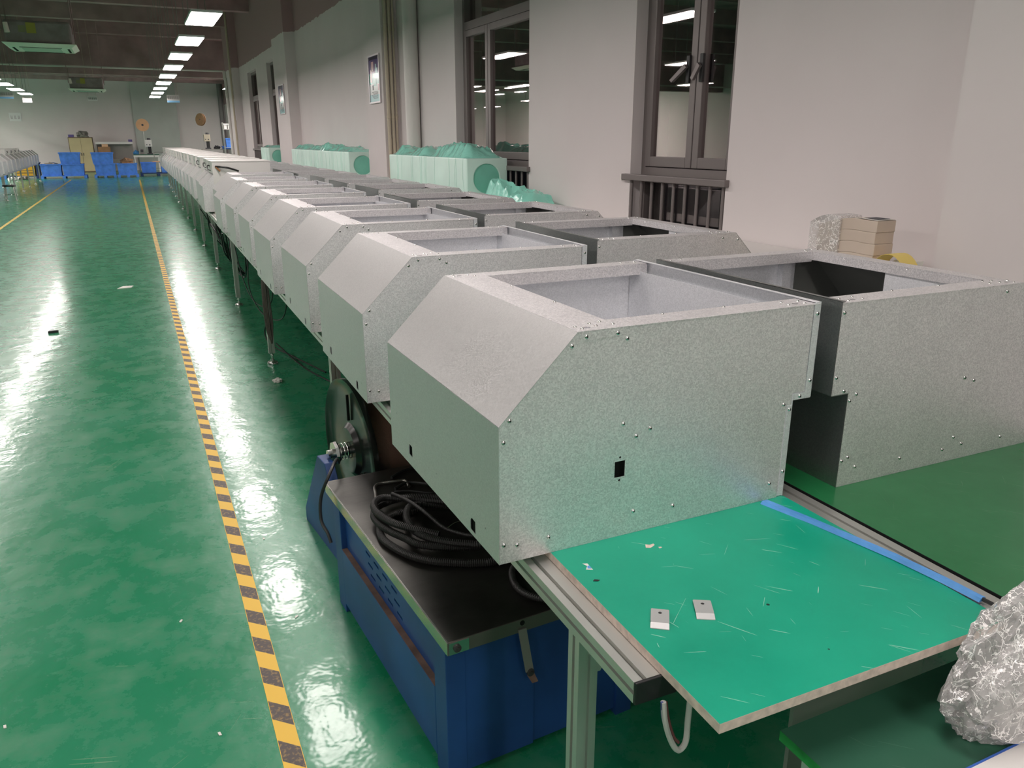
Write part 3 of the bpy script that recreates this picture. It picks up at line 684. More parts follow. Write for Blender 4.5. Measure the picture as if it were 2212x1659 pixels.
for i in range(9, len(aisle)):
    copy_tree(hood, aisle[i].location, aisle[i].rotation_euler.z, 'white sheet hood on the %s aisle cabinet from the camera' % ORD[i], None, () if i < 11 else ('cable_end',))
hoodL = make_hood(-1, 'white sheet hood on the left bench, farthest of its white hoods')
for j, i in enumerate((5, 6, 7, 8)):
    y = 38.35-1.19*i; L = (-2.79-.0195*y+.06, y, .7505)
    if j == 0: hoodL.location = L; hoodL.rotation_euler = (0, 0, .0195)
    else: copy_tree(hoodL, L, .0195, 'white sheet hood on the left bench, %s from the far end of its hoods' % ORD[j])
cb = thing('cable_lead', 'black cable with brown end sticking out beside the first white hood', 'cable', (.99, 11.125, 1.262))
MB().tube([(-.02, -.02, .06), (.05, -.05, .055), (.14, -.06, .04), (.26, -.05, .0)], .012, 8).obj('sheath', CABLE, cb, True)
MB().tube([(-.02, -.02, .06), (.005, -.04, .03), (.03, -.05, 0)], .010, 6).obj('brown_wire', mat('brown_wire', (.35, .15, .06), .6), cb, True)

# ---------------------------------------------------------------- benches of aluminium profile
def rail(m, x0, x1, z0, z1, y0, y1):
    w_ = x1-x0; n = max(1, round(w_/.045)); P = [(x0, z0)]
    P += [(x1, z0), (x1, z0+(z1-z0)*.4), (x1-.007, z0+(z1-z0)*.42), (x1-.007, z0+(z1-z0)*.58), (x1, z0+(z1-z0)*.6), (x1, z1)]
    for k in reversed(range(n)):
        c = x0+w_*(k+.5)/n; P += [(c+.0045, z1), (c+.0045, z1-.010), (c-.0045, z1-.010), (c-.0045, z1)]
    P += [(x0, z1), (x0, z0+(z1-z0)*.6), (x0+.008, z0+(z1-z0)*.58), (x0+.008, z0+(z1-z0)*.42), (x0, z0+(z1-z0)*.4)]
    m.plate(P, [], lambda u, v, d: (u, d, v), y0, y1)
def leg_mesh(m, x, y, z0, z1, a=.045):
    h = a/2; g = .005; d = .009; P = []
    for k in range(4):
        an = k*PI/2
        for u, v in ((-h, -h), (-g, -h), (-g, -h+d), (g, -h+d), (g, -h)):
            P.append((u*math.cos(an)-v*math.sin(an), u*math.sin(an)+v*math.cos(an)))
    m.plate(P, [], lambda u, v, t_: (x+u, y+v, t_), z0, z1)
def add_leg(parent, x, y, ztop):
    m = MB(); leg_mesh(m, x, y, .085, ztop); lg = m.obj('leg', ALU, parent)
    f = MB(); f.lathe((x, y, 0), (0, 0, 1), [(.0001, 0), (.040, 0), (.041, .010), (.036, .018), (.016, .022), (.014, .040), (.0001, .040)], 20)
    f.cyl((x, y, .03), (0, 0, 1), .007, .007, .058, 10); f.cyl((x, y, .062), (0, 0, 1), .013, .013, .011, 6)
    f.obj('levelling_foot', CHROME, lg, True)
bench = thing('workbench', 'long aluminium profile bench along the aisle with turquoise top at its near end', 'workbench', (.675, 0, 0), BR)
m = MB(); rail(m, 0, .09, .685, .7295, .965, 33.6); m.obj('front_rail', ALU, bench)
MB().box(.0, .09, .958, .9648, .684, .731).obj('end_cap', BLACK, bench, bevel=.002)
m = MB(); rail(m, .757, .815, .690, .746, .805, 33.6); m.obj('back_rail', ALU, bench)
b_ = MB(); b_.mi = 0; b_.box(.056, .752, .80, 2.36, .7302, .7496); b_.mi = 1; b_.box(.0562, .7518, .8002, 2.3598, .7496, .750)
b_.obj('tabletop', [CHIPB, BOARD], bench, bevel=.0008)
y = 2.365
while y < 33:
    b_ = MB(); b_.mi = 0; b_.box(.056, .752, y, min(y+2.44, 33.6), .7302, .7496); b_.mi = 1; b_.box(.0562, .7518, y+.0002, min(y+2.44, 33.6)-.0002, .7496, .750)
    b_.obj('tabletop', [CHIPB, BOARD_DK], bench); y += 2.445
LY = [1.185, 3.605, 6.05, 8.50, 11.12, 13.75, 16.3, 19.05, 21.6, 24.1, 26.6, 29.1, 31.5, 33.4]
for y in LY:
    add_leg(bench, .0225, y, .685); add_leg(bench, .786, y, .690)
    m = MB(); m.box(.045, .757, y-.0225, y+.0225, .630, .675); m.obj('cross_rail', ALU, bench)
MB().box(.385, .755, .955, .965, .38, .729).obj('end_panel', STAIN, bench)
MB().hexa([(.045, 1.163, .60), (.052, 1.163, .60), (.052, 1.207, .60), (.045, 1.207, .60)], [(.045, 1.163, .685), (.105, 1.163, .685), (.105, 1.207, .685), (.045, 1.207, .685)]).obj('corner_bracket', ALU, bench)
benchR = thing('workbench', 'dark green topped bench carrying the window row of cabinets', 'workbench', (.675, 0, 0), BR)
y = .80
while y < 22:
    b_ = MB(); b_.mi = 0; b_.box(.822, 1.80, y, y+2.44, .7282, .7496); b_.mi = 1; b_.box(.8222, 1.7998, y+.0002, y+2.4398, .7496, .750)
    b_.obj('tabletop', [BLACK, BOARD_DK], benchR); y += 2.445
m = MB(); rail(m, 1.72, 1.80, .683, .728, .82, 22.7); m.obj('front_rail', ALU, benchR)
m = MB(); rail(m, .825, .87, .683, .728, .82, 22.7); m.obj('back_rail', ALU, benchR)
for y in LY[:9]:
    add_leg(benchR, .870, y+.12, .683); add_leg(benchR, 1.775, y+.12, .683)
    MB().box(.895, 1.75, y+.1, y+.14, .64, .683).obj('cross_rail', ALU, benchR)
benchL = thing('workbench', 'aluminium bench with a row of cabinets at the far left', 'workbench', (-2.79, 0, 0), .0195)
m = MB(); rail(m, -.09, 0, .685, .7295, 22.5, 39.3); m.obj('front_rail', ALU, benchL)
m = MB(); rail(m, -.9, -.81, .685, .7295, 22.5, 39.3); m.obj('back_rail', ALU, benchL)
MB().box(-.90, -.01, 22.5, 39.3, .7302, .750).obj('tabletop', BOARD_DK, benchL)
for y in (39.2, 36.7, 34.2, 31.7, 29.2, 26.7, 24.2): add_leg(benchL, -.0225, y, .685); add_leg(benchL, -.855, y, .685)

# ---------------------------------------------------------------- things on and beside the near bench
BZ = .7505
def tab(lb, x, y, rz):
    t = thing('metal_tab', lb, 'metal tab', (x, y, BZ), rz, 'metal tabs on the turquoise board')
    m = MB(); cr = [(-.018, -.012), (-.016, -.0145), (.016, -.0145), (.018, -.012), (.018, .030), (.0165, .032), (-.0165, .032), (-.018, .030)]
    m.plate(cr, [oval(0, .019, .0038, .0038, 12)], lambda u, v, d: (u, v, d), .0042, .0056)
    m.hexa([(-.018, -.0145, .0042), (.018, -.0145, .0042), (.018, -.0145, .0056), (-.018, -.0145, .0056)], [(-.018, -.029, .0002), (.018, -.029, .0002), (.018, -.0285, .0016), (-.018, -.0285, .0016)])
    m.obj('plate', mat('zinc_plate', (.62, .62, .62), .42, .6), t)
    MB().box(-.015, .015, .008, .030, 0, .0042).obj('rubber_pad', BLACK, t)
tab('small grey metal tab with a hole, the left one on the turquoise board', .822, 1.075, -.62)
tab('small grey metal tab with a hole, the right one on the turquoise board', .920, 1.064, -.52)
flat_scrap('sticker_scrap', PAPER, 'torn white and blue sticker scrap on the turquoise board by the cabinet corner', 'scrap', .80, 1.31, .7502, [(-.014, -.006), (-.002, -.016), (.006, .012), (-.004, .018), (-.002, .004)], .0006, .2)
o = flat_scrap('sticker_scrap', BLUE_FILM, 'blue printed corner of the torn sticker on the turquoise board', 'scrap', .80, 1.309, .7508, [(-.008, -.004), (-.001, -.009), (.003, .004), (-.003, .003)], .0006, .2)
flat_scrap('chipped_patch', CHIPB, 'pale chipped patch in the middle of the turquoise board', 'chip', .975, 1.33, .7502, [(-.014, -.004), (-.004, -.009), (.012, -.002), (.013, .005), (.002, .004), (-.006, .010)], .0004)
flat_scrap('chipped_patch', CHIPB, 'small chipped dot right of the pale patch on the board', 'chip', .992, 1.313, .7502, [(-.004, -.003), (.004, -.002), (.004, .003), (-.003, .004)], .0004)
flat_scrap('black_scrap', BLACK, 'tiny black plastic scrap near the left edge of the turquoise board', 'scrap', .785, 1.255, .7502, [(-.008, -.001), (.002, -.006), (.008, -.003), (.003, .001), (-.002, .004)], .001)
sv = thing('cable_sleeve', 'flat blue sleeve lying along the silver rail of the bench', 'sleeve', (0, 0, 0))
m = MB(); P = [(1.372, 1.39), (1.405, 1.25), (1.440, 1.05), (1.452, .93), (1.455, .85)]
for i in range(len(P)-1):
    (xa, ya), (xb, yb) = P[i], P[i+1]; w0 = .011 if i else .014
    za = .7505 if i < 2 else .7515; zb = .7505 if i < 1 else .7515
    if ya > 1.2 and False: pass
    m.hexa([(xa-w0, ya, za), (xa+w0, ya, za), (xa+w0*.6, ya, za+.008), (xa-w0*.6, ya, za+.008)], [(xb-.011, yb, zb), (xb+.011, yb, zb), (xb+.0066, yb, zb+.008), (xb-.0066, yb, zb+.008)])
m.obj('sleeve', BLUE_FILM, sv)
MB().tube([(1.455, .851, .756), (1.456, .82, .756), (1.457, .79, .755)], .0045, 8).obj('core', BLACK, sv, True)

# low table in front, its dark green top under the overhanging board
lt = thing('low_table', 'lower table with scuffed dark green top at the bottom right corner', 'table', (.958, .0, 0), 0)
b_ = MB(); b_.mi = 0; b_.box(0, 1.0, -.05, .872, .578, .5992); b_.mi = 1; b_.box(.0003, .9997, -.0497, .8717, .5992, .600)
b_.obj('tabletop', [GREEN_E, BOARD_LOW], lt, bevel=.001)
for x, y in ((.05, .82), (.95, .82), (.05, 0), (.95, 0)):
    MB().box(x-.02, x+.02, y-.02, y+.02, .001, .578).obj('leg', ALU, lt)
sh = thing('plastic_sheet', 'white sheet with a blue rim on the low table, cut by the bottom right corner', 'sheet', (1.14, .28, .6005))
MB().box(0, .55, 0, .372, 0, .012).obj('sheet', WHITE_P, sh); MB().box(0, .55, .3721, .376, 0, .0125).obj('blue_rim', mat('blue_rim', (.04, .13, .50), .5), sh)
# clear plastic bag
def bag(name, cx_, cy_, z0, rx, ry, h, seed, mt, parent, sc=1.0, lean=(0, 0)):
    bm = bmesh.new(); bmesh.ops.create_icosphere(bm, subdivisions=5, radius=1)
    for v in bm.verts:
        n = v.co.copy(); r_ = 0
        for fq, am in ((1.5, .15), (3.4, .11), (7, .05), (15, .018)):
            r_ += am*(1-2*abs(noise.noise(n*fq+Vector((seed, 1.7*seed, fq)))))
        d = (.92+r_)*sc; z = n.z*d
        hz = max(-.80, z); k = (hz+.8)/1.8
        v.co = Vector((n.x*d*rx*(1-.18*max(0, k-.5))+lean[0]*max(0, k-.35), n.y*d*ry*(1-.18*max(0, k-.5))+lean[1]*max(0, k-.35), z0+(hz+.8)/1.8*h))
    me = bpy.data.meshes.new(name); bm.to_mesh(me); bm.free(); me.materials.append(mt)
    o = bpy.data.objects.new(name, me); COL.objects.link(o); o.location = (cx_, cy_, 0); o.parent = parent; return o
bg = thing('plastic_bag', 'bulging clear plastic bag on the low table at the right photo edge', 'bag', (0, 0, 0))
bag('film', 1.395, .712, .6012, .180, .074, .265, 2.3, FILM_CLEAR, bg, 1.0, (.05, .0))
bag('inner_film', 1.405, .70, .606, .14, .062, .17, 7.1, FILM_CLEAR, bg, .9)

# hanging cable loop under the rail end
cl = thing('cable_loop', 'pale flat cable looped down below the rail end of the bench', 'cable', (0, 0, 0))
MB().tube([(.790, .93, .690), (.788, .93, .64), (.783, .925, .60), (.772, .925, .585), (.760, .925, .592), (.748, .93, .62), (.740, .935, .655), (.738, .94, .69)], .0055, 8).obj('grey_sheath', GREYC, cl, True)
MB().tube([(.742, .938, .690), (.748, .934, .65), (.758, .929, .615), (.768, .927, .600)], .003, 6).obj('red_wire', mat('dull_red_wire', (.16, .05, .05), .6), cl, True)
MB().tube([(.735, .94, .690), (.737, .938, .66), (.744, .934, .635)], .003, 6).obj('blue_wire', mat('dull_blue_wire', (.06, .08, .22), .6), cl, True)

# blue machine trolley under the bench
bt = thing('tool_cabinet', 'blue steel machine cabinet with dark steel top, standing under the near bench', 'cabinet', (.561, 1.576, 0), .062); bt.scale = (1, .948, 1.034)
top = MB(); top.mi = 0; top.box(0, .60, 0, 1.15, .4385, .440); top.mi = 1
top.box(-.0035, .0, 0, 1.15, .402, .440); top.mi = 2; top.box(-.0035, .60, -.0035, 0, .404, .440); top.mi = 1; top.box(0, .6, 1.15, 1.1515, .402, .44); top.box(.6, .6015, 0, 1.15, .402, .44)
top.obj('steel_top', [STEEL_TOP, mat('bright_steel_rim', (.50, .52, .47), .22, 1.0), mat('dull_steel_rim', (.20, .185, .165), .42, .8)], bt)  # near lip gets a darker colour for its dark reflection
MB().tube([(-.0030, -.0030, .4392), (-.0030, 1.15, .4392)], .0014, 6, sub=1).obj('rim_edge', CHROME, bt)
lo = MB(); lo.box(-.002, .006, .10, .98, .035, .25)
lo.obj('lower_panel', BLUE_P, bt, bevel=.002)
MB().box(-.0015, .0175, .1015, .9785, .2502, .2515).obj('dusty_ledge', RUST, bt)
sl = []
for r_ in range(4):
    for c_ in range(4):
        y0 = .40+.085*c_+.022*r_; z0 = .275+.032*r_
        sl.append([(y0, z0), (y0+.048, z0+.001), (y0+.048, z0+.009), (y0, z0+.008)])
MB().plate([(.10, .25), (.98, .25), (.98, .437), (.10, .437)], sl, lambda u, v, d: (d, u, v), .018, .021).obj('vent_panel', BLUE_P, bt)
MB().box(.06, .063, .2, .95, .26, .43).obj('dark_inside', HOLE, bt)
for y in (.02, .98): MB().box(-.0015, .055, y, y+.08, .0, .437).obj('corner_post', BLUE_P, bt, bevel=.002)
MB().box(.055, .26, .022, .026, .02, .437).obj('end_panel', BLUE_P, bt); MB().box(.26, .57, .030, .034, .02, .437).obj('end_panel', BLUE_P, bt)
MB().box(.545, .60, .02, .10, 0, .437).obj('corner_post', BLUE_P, bt); MB().box(.545, .60, .98, 1.06, 0, .437).obj('corner_post', BLUE_P, bt)
MB().box(.58, .585, .17, .98, .035, .437).obj('side_panel', BLUE_P, bt); MB().box(.055, .545, 1.05, 1.054, .02, .437).obj('end_panel', BLUE_P, bt)
pl = MB(); pl.box(.0, .055, -.0055, -.0037, .405, .438); plo = pl.obj('corner_plate', CHROME, bt)
MB().lathe((.022, -.0055, .420), (0, -1, 0), [(.0105, 0), (.0105, .004), (.006, .005), (.0055, .009), (.0001, .009)], 14).obj('bolt', SCREWD, plo, True)
MB().lathe((.210, -.0037, .430), (0, -1, 0), [(.007, 0), (.007, .001), (.0001, .001)], 14).obj('bolt_hole', HOLE, bt)
hd = MB(); hd.hexa([(.196, -.0085, .414), (.220, -.0085, .414), (.220, -.0045, .414), (.196, -.0045, .414)], [(.216, -.0145, .285), (.240, -.0145, .285), (.240, -.0105, .285), (.216, -.0105, .285)]); hdo = hd.obj('hanging_strap', STAIN, bt)
MB().lathe((.230, -.0145, .282), (0, -1, 0), [(.011, -.004), (.011, .003), (.006, .004), (.006, .008), (.0001, .008)], 12).obj('bolt', SCREWD, hdo, True)
MB().hexa([(.220, -.0145, .275), (.242, -.0145, .275), (.242, -.0105, .275), (.220, -.0105, .275)], [(.232, -.022, .252), (.250, -.022, .252), (.250, -.018, .252), (.232, -.018, .252)]).obj('strap_tip', RUST, hdo)
MB().lathe((-.0165+.034, .915, .40), (-1, 0, 0), [(.018, 0), (.018, .001), (.0001, .001)], 14).obj('round_hole', HOLE, bt)

# corrugated hose coiled on the steel top
hz = thing('corrugated_hose', 'black corrugated hose coiled on the dark steel top of the blue cabinet', 'hose', (0, 0, .0155))
pA = [(.70, 2.02, .49), (.626, 2.084, .50), (.590, 2.135, .502), (.569, 2.202, .502), (.565, 2.255, .502), (.581, 2.302, .500), (.612, 2.330, .496), (.655, 2.320, .492), (.76, 2.26, .488), (.88, 2.16, .485), (.93, 2.03, .485), (.88, 1.95, .488), (.799, 1.917, .489), (.757, 1.934, .49), (.709, 1.969, .49), (.665, 2.019, .49), (.642, 2.076, .49), (.641, 2.139, .49), (.655, 2.198, .49), (.684, 2.244, .49), (.74, 2.26, .475), (.84, 2.22, .468), (.95, 2.10, .462), (.95, 1.98, .462), (.90, 1.93, .466), (.802, 1.933, .474), (.747, 1.949, .475), (.682, 1.980, .475), (.634, 2.018, .475), (.607, 2.076, .475), (.580, 2.137, .474), (.563, 2.207, .473), (.567, 2.272, .471), (.60, 2.33, .469), (.70, 2.36, .466), (.82, 2.30, .466), (.93, 2.2, .462), (1.0, 2.05, .456), (.95, 1.90, .454), (.826, 1.866, .454), (.762, 1.875, .454), (.700, 1.907, .454), (.640, 1.950, .454), (.595, 2.011, .454), (.565, 2.089, .454), (.556, 2.152, .454), (.575, 2.22, .454), (.63, 2.27, .454), (.72, 2.28, .454)]
MB().tube(pA, .0115, 8, sub=8, ripple=(.006, .075)).obj('thick_hose', RUBBER, hz, True)
MB().tube([(.646, 2.325, .508), (.668, 2.262, .512), (.684, 2.20, .514), (.701, 2.118, .512), (.72, 2.032, .505), (.755, 1.976, .503), (.787, 1.947, .503), (.85, 1.93, .50)], .006, 8, sub=10, ripple=(.005, .07)).obj('thin_hose', RUBBER, hz, True)
MB().tube([(.93, 1.95, .462), (.91, 1.87, .458), (.880, 1.834, .4535), (.842, 1.799, .4535), (.820, 1.747, .4535), (.816, 1.694, .4535), (.833, 1.650, .4535), (.866, 1.619, .4535), (.885, 1.615, .4535), (.93, 1.63, .4535), (.97, 1.68, .4535)], .0095, 8, sub=8, ripple=(.006, .07)).obj('hose_end', RUBBER, hz, True)
wl = thing('thin_cable', 'thin black leads lying behind the coiled hose on the steel top', 'cable', (0, -.02, .0155))
MB().tube([(.693, 2.485, .446), (.741, 2.467, .446), (.804, 2.419, .446), (.838, 2.412, .446), (.9, 2.36, .446)], .004, 6).obj('lead', CABLE, wl, True)
MB().tube([(.70, 2.50, .449), (.76, 2.53, .449), (.84, 2.47, .45), (.92, 2.44, .45)], .006, 6).obj('lead', CABLE, wl, True)
MB().tube([(.718, 2.602, .447), (.775, 2.643, .447), (.838, 2.655, .447), (.9, 2.64, .447)], .006, 6).obj('lead', CABLE, wl, True)
tag(MB().tube([(.745, 2.11, .462), (.784, 2.128, .47), (.83, 2.126, .475)], .0025, 6).obj('steel_wire', CHROME, None, True), 'short bright wire end among the hose coils', 'wire')
tag(MB().tube([(.612, 2.40, .47), (.618, 2.45, .447), (.628, 2.49, .4475), (.640, 2.545, .448), (.665, 2.566, .448), (.72, 2.562, .448), (.755, 2.553, .448), (.752, 2.50, .448)], .0062, 10).obj('bent_rod', mat('dull_steel_rod', (.25, .24, .22), .3, .9), None, True), 'dull bent steel rod at the back of the steel top', 'rod')

# reel with brown winding behind the blue cabinet
rl = thing('cable_reel', 'large black reel with brown winding on a blue stand behind the blue cabinet', 'reel', (.673, 3.02, .42), .10)
fl = MB(); fl.lathe((0, 0, 0), (1, 0, 0), [(.028, -.014), (.095, -.012), (.115, .006), (.20, .008), (.27, .006), (.288, -.006), (.300, -.010), (.302, .004), (.300, .012), (.0281, .014)], 64); fl.obj('flange', REEL, rl, True)
rb = MB()
for k in range(3):
    a = PI/2+k*2*PI/3; u = Vector((0, math.cos(a), math.sin(a))); v = Vector((0, -math.sin(a), math.cos(a)))
    rb.hexa([u*.13+v*.004+Vector((-.006, 0, 0)), u*.13-v*.004+Vector((-.006, 0, 0)), u*.24-v*.004+Vector((-.006, 0, 0)), u*.24+v*.004+Vector((-.006, 0, 0))], [u*.13+v*.004+Vector((.004, 0, 0)), u*.13-v*.004+Vector((.004, 0, 0)), u*.24-v*.004+Vector((.004, 0, 0)), u*.24+v*.004+Vector((.004, 0, 0))])
rb.obj('flange_rib', HOLE, rl)
MB().lathe((.015, 0, 0), (1, 0, 0), [(.03, 0), (.205, 0), (.215, .03), (.215, .30), (.205, .335), (.03, .335)], 48).obj('winding', COPPER, rl, True)
MB().lathe((.352, 0, 0), (1, 0, 0), [(.028, 0), (.29, 0), (.30, .008), (.29, .016), (.028, .016)], 64).obj('flange', REEL, rl, True)
MB().cyl((-.10, 0, 0), (1, 0, 0), .018, .018, .56, 16).obj('axle', CHROME, rl, True)
nt_ = MB(); nt_.lathe((-.075, 0, 0), (1, 0, 0), [(.0181, 0), (.048, 0), (.05, .012), (.034, .026), (.0181, .026)], 8); nt_.obj('clamp_nut', CHROME, rl, False)
for k in range(3): MB().tube([(-.050+.014*k, .034*math.cos(a), .034*math.sin(a)) for a in [2*PI*i/14 for i in range(14)]], .0022, 6, True, 2).obj('spring_ring', CHROME, rl, True)
sd = thing('reel_stand', 'blue steel stand holding the black reel', 'stand', (.60, 3.02, 0), .10)
for x in (-.055, .46):
    q_ = MB(); q_.plate([(-.26, 0), (.30, 0), (.30, .06), (.05, .40), (-.05, .40), (-.26, .06)], [], lambda u, v, d: (x+d, u, v), 0, .04); q_.obj('side_frame', BLUE_P, sd, bevel=.003)
MB().box(-.015, .46, -.05, .05, .02, .06).obj('tie_bar', BLUE_P, sd)

# cables below the benches
def cable(lb, pts, r=.006, name='power_cable', mt=None):
    return tag(MB().tube(pts, r, 8, sub=8).obj(name, mt or CABLE, None, True), lb, 'cable')
cable('black cable drooping from the reel axle down beside the blue cabinet', [(.59, 2.88, .43), (.545, 2.70, .52), (.50, 2.62, .50), (.465, 2.62, .42), (.455, 2.60, .34), (.468, 2.565, .30), (.474, 2.545, .27)], .006)
cable('long black cable hanging in a loop behind the third cabinet leg', [(.85, 6.35, .68), (.87, 6.60, .30), (.84, 6.75, .09), (.86, 6.55, .02), (.95, 6.2, .012), (1.1, 5.6, .010)])
cable('second thin black cable hanging left of the coiled bundle', [(.83, 7.3, .68), (.80, 7.2, .42), (.82, 6.9, .28), (.87, 6.6, .24), (.95, 6.35, .30), (1.0, 6.2, .66)], .005)
cable('black cable sagging between the third and fourth bench legs', [(.83, 8.4, .66), (.84, 8.0, .36), (.88, 7.6, .20), (.97, 7.2, .24), (1.02, 7.1, .66)], .005)
cable('black cable lying along the floor under the bench past the third leg', [(.86, 6.28, .10), (.98, 5.8, .012), (1.12, 5.2, .012), (1.3, 4.6, .012)], .006)
bu = thing('cable_bundle', 'coiled bundle of dark cables hanging in front of the third bench leg', 'cable', (0, 0, 0))
BUN = mat('bundle_brown', (.085, .072, .060), .7)
for k in range(4):
    o_ = .010*k; MB().tube([(.760+.006*k, 6.0-.01*k, .66), (.752+.008*k, 5.97-o_, .46), (.757+.008*k, 5.955-o_, .30-.02*k), (.775+.004*k, 5.95-o_, .23-.02*(k % 3)), (.79+.003*k, 5.955-o_, .30+.015*k), (.797, 5.97-o_, .46), (.79, 6.0-.01*k, .66)], .0055, 8).obj('strand', BUN, bu, True)
for j, (x, y, n_) in enumerate(((1.05, 9.6, 5), (1.15, 12.0, 4), (1.2, 14.6, 3))):
    cb_ = thing('cable_tangle', ('dark tangle of cables hanging under the eighth aisle cabinet', 'dark tangle of cables hanging under the tenth aisle cabinet', 'farther dark tangle of cables under the aisle bench')[j], 'cable', (0, 0, 0))
    rs = random.Random(j)
    for k in range(n_):
        a, b = rs.uniform(-.35, 0), rs.uniform(.3, 1.2)
        MB().tube([(x+a, y-.3*b, .66), (x+a+.05, y-.1*b, .30+.1*rs.random()), (x, y+.2, .05+.1*rs.random()), (x-.1, y+.5*b, .15+.2*rs.random()), (x+a, y+.8*b, .66)], .008, 6).obj('strand', CABLE, cb_, True)
# ---------------------------------------------------------------- wall shelf with wrapped boxes, film, bundle
def wall_shelf(lb, y0, y1):
    t = thing('wall_shelf', lb, 'shelf', (0, 0, 0))
    MB().box(2.705, 3.095, y0, y1, 1.07, 1.10).obj('board', WHITE_P, t)
    n = max(2, int((y1-y0)/1.6))
    for i in range(n+1):
        y = y0+.1+(y1-y0-.2)*i/n
        MB().box(2.74, 3.095, y-.02, y+.02, 1.035, 1.07).obj('bracket', ALU, t)
wall_shelf('pale shelf along the wall under the two near windows', 2.17, 9.86)
wall_shelf('pale shelf along the wall between the two poster columns', 10.74, 16.34)
wall_shelf('pale shelf along the wall beyond the second poster column', 17.84, 20.5)
def film_grid(x0, x1, y0, y1, zb, h, seed, parent, name, nx=22, ny=40, mt=FILM, over=0.0):
    vs = []; fs = []
    for i in range(nx+1):
        for j in range(ny+1):
            u, v = i/nx, j/ny; e = min(1, 5*u)*min(1, 5*(1-u))*min(1, 6*v)*min(1, 6*(1-v))
            p = Vector((u*(x1-x0), v*(y1-y0), 0)); q = p*2.4+Vector((seed, seed*.7, 0))
            big = max(0, .5+.9*noise.noise(q)); fine = 1-abs(noise.noise(p*9+Vector((seed*2, 0, 1))))*1.6
            ff = .3*noise.noise(p*24+Vector((0, seed, 2)))
            dx = .02*noise.noise(p*12+Vector((5, seed, 0)))*e
            vs.append((x0+p.x+dx, y0+p.y+.03*noise.noise(p*7+Vector((9, seed, 3)))*e, zb+.001+h*e*max(.05, big*.7+fine*.32+ff*.35)))
    for i in range(nx):
        for j in range(ny): a = i*(ny+1)+j; fs.append((a, a+1, a+ny+2, a+ny+1))
    return MB().add(vs, fs).obj(name, mt, parent, True)
def wrapped_box(lb, y0, y1, h, seed, hole=True):
    t = thing('wrapped_box', lb, 'box', (0, 0, 0), 0, 'film wrapped boxes on the wall shelf')
    zb, zt = 1.1005, 1.49; x0, x1 = 2.68, 3.075
    m = MB(); cx_, cz = (x0+x1)/2-.005, 1.315
    m.plate([(x0, zb), (x1, zb), (x1, zt), (x0, zt)], [[(cx_+.128*math.cos(-2*PI*i/40), cz+.128*math.sin(-2*PI*i/40)) for i in range(40)]] if hole else [], lambda u, v, d: (u, y0+d, v), 0, .02)
    m.box(x0, x1, y1-.02, y1, zb, zt); m.box(x0, x0+.02, y0+.02, y1-.02, zb, zt); m.box(x1-.02, x1, y0+.02, y1-.02, zb, zt)
    m.box(x0+.02, x1-.02, y0+.02, y1-.02, zt-.02, zt); m.box(x0+.02, x1-.02, y0+.02, y1-.02, zb, zb+.02)
    m.obj('foam_box', MINT, t, bevel=.008)
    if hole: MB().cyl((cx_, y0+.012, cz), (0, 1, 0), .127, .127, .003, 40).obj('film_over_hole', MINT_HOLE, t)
    film_grid(x0+.01, x1-.005, y0+.01, y1-.01, zt, h, seed, t, 'plastic_wrap')
    rs = random.Random(seed)
    for k in range(7):
        y = y0+(y1-y0)*rs.uniform(.03, .97); MB().tube([(x0-.001, y, zt-.004), (x0-.002, y+rs.uniform(-.02, .03), zt-.18), (x0-.001, y+rs.uniform(-.05, .08), zb+.02)], .003, 5).obj('film_fold', MINT, t, True)
YS = [6.66, 7.80, 9.04]; lbs = ['nearest green film wrapped box with a round hole, beside the second window', 'green film wrapped box behind the nearest one, beside the poster column']
for i in range(2): wrapped_box(lbs[i], YS[i]+.004, YS[i+1]-.004, (.155, .10)[i], 3.3+2*i)
YS = [10.95, 12.0, 13.05, 14.1, 15.25]
for i in range(4): wrapped_box('green film wrapped box between the two poster columns, %s from the near end' % ORD[i], YS[i]+.004, YS[i+1]-.004, (.11, .16, .10, .09)[i], 11.3+2.7*i)
wrapped_box('green film wrapped box seen just beyond the second poster column', 17.95, 19.1, .06, 31.0)
lf = thing('loose_film', 'loose crumple of green plastic film in front of the nearest wrapped box', 'plastic film', (0, 0, 0))
film_grid(2.72, 3.08, 5.55, 6.64, 1.1005, .16, 5.1, lf, 'film', 26, 60)
film_grid(2.74, 3.06, 5.85, 6.60, 1.1005, .22, 8.3, lf, 'film_peak', 22, 46)
bd = thing('foam_bundle', 'wrapped bundle of pale sheets on the wall shelf beside the nearest window', 'bundle', (0, 0, 0))
def bent(x0, x1, y0, y1, z0, h, lift):
    m = MB(); n = 14; vs = []; fs = []
    for i in range(n+1):
        u = i/n; y = y1+(y0-y1)*u; dz = lift*(math.sin(PI*min(1, u*1.25)*.62))
        for x, z in ((x0, z0+dz), (x1, z0+dz), (x1, z0+dz+h), (x0, z0+dz+h)): vs.append((x, y, z))
    for i in range(n):
        for j in range(4): fs.append((i*4+j, i*4+(j+1) % 4, i*4+4+(j+1) % 4, i*4+4+j))
    fs += [(3, 2, 1, 0), (n*4, n*4+1, n*4+2, n*4+3)]
    return m.add(vs, fs)
for k in range(4): bent(2.742, 2.85, 2.318-.003*(k % 2), 2.625+.003*(k % 3), 1.1008+.0475*k, .0470, .040).obj('foam_sheet', CARDW, bd, False, .002)
bent(2.733, 2.86, 2.50, 2.668, 1.1006, .196, .04).obj('clear_wrap', FILM_CLEAR, bd)
bent(2.745, 2.845, 2.316, 2.54, 1.2918, .0012, .041).obj('label_sheet', PAPER, bd)
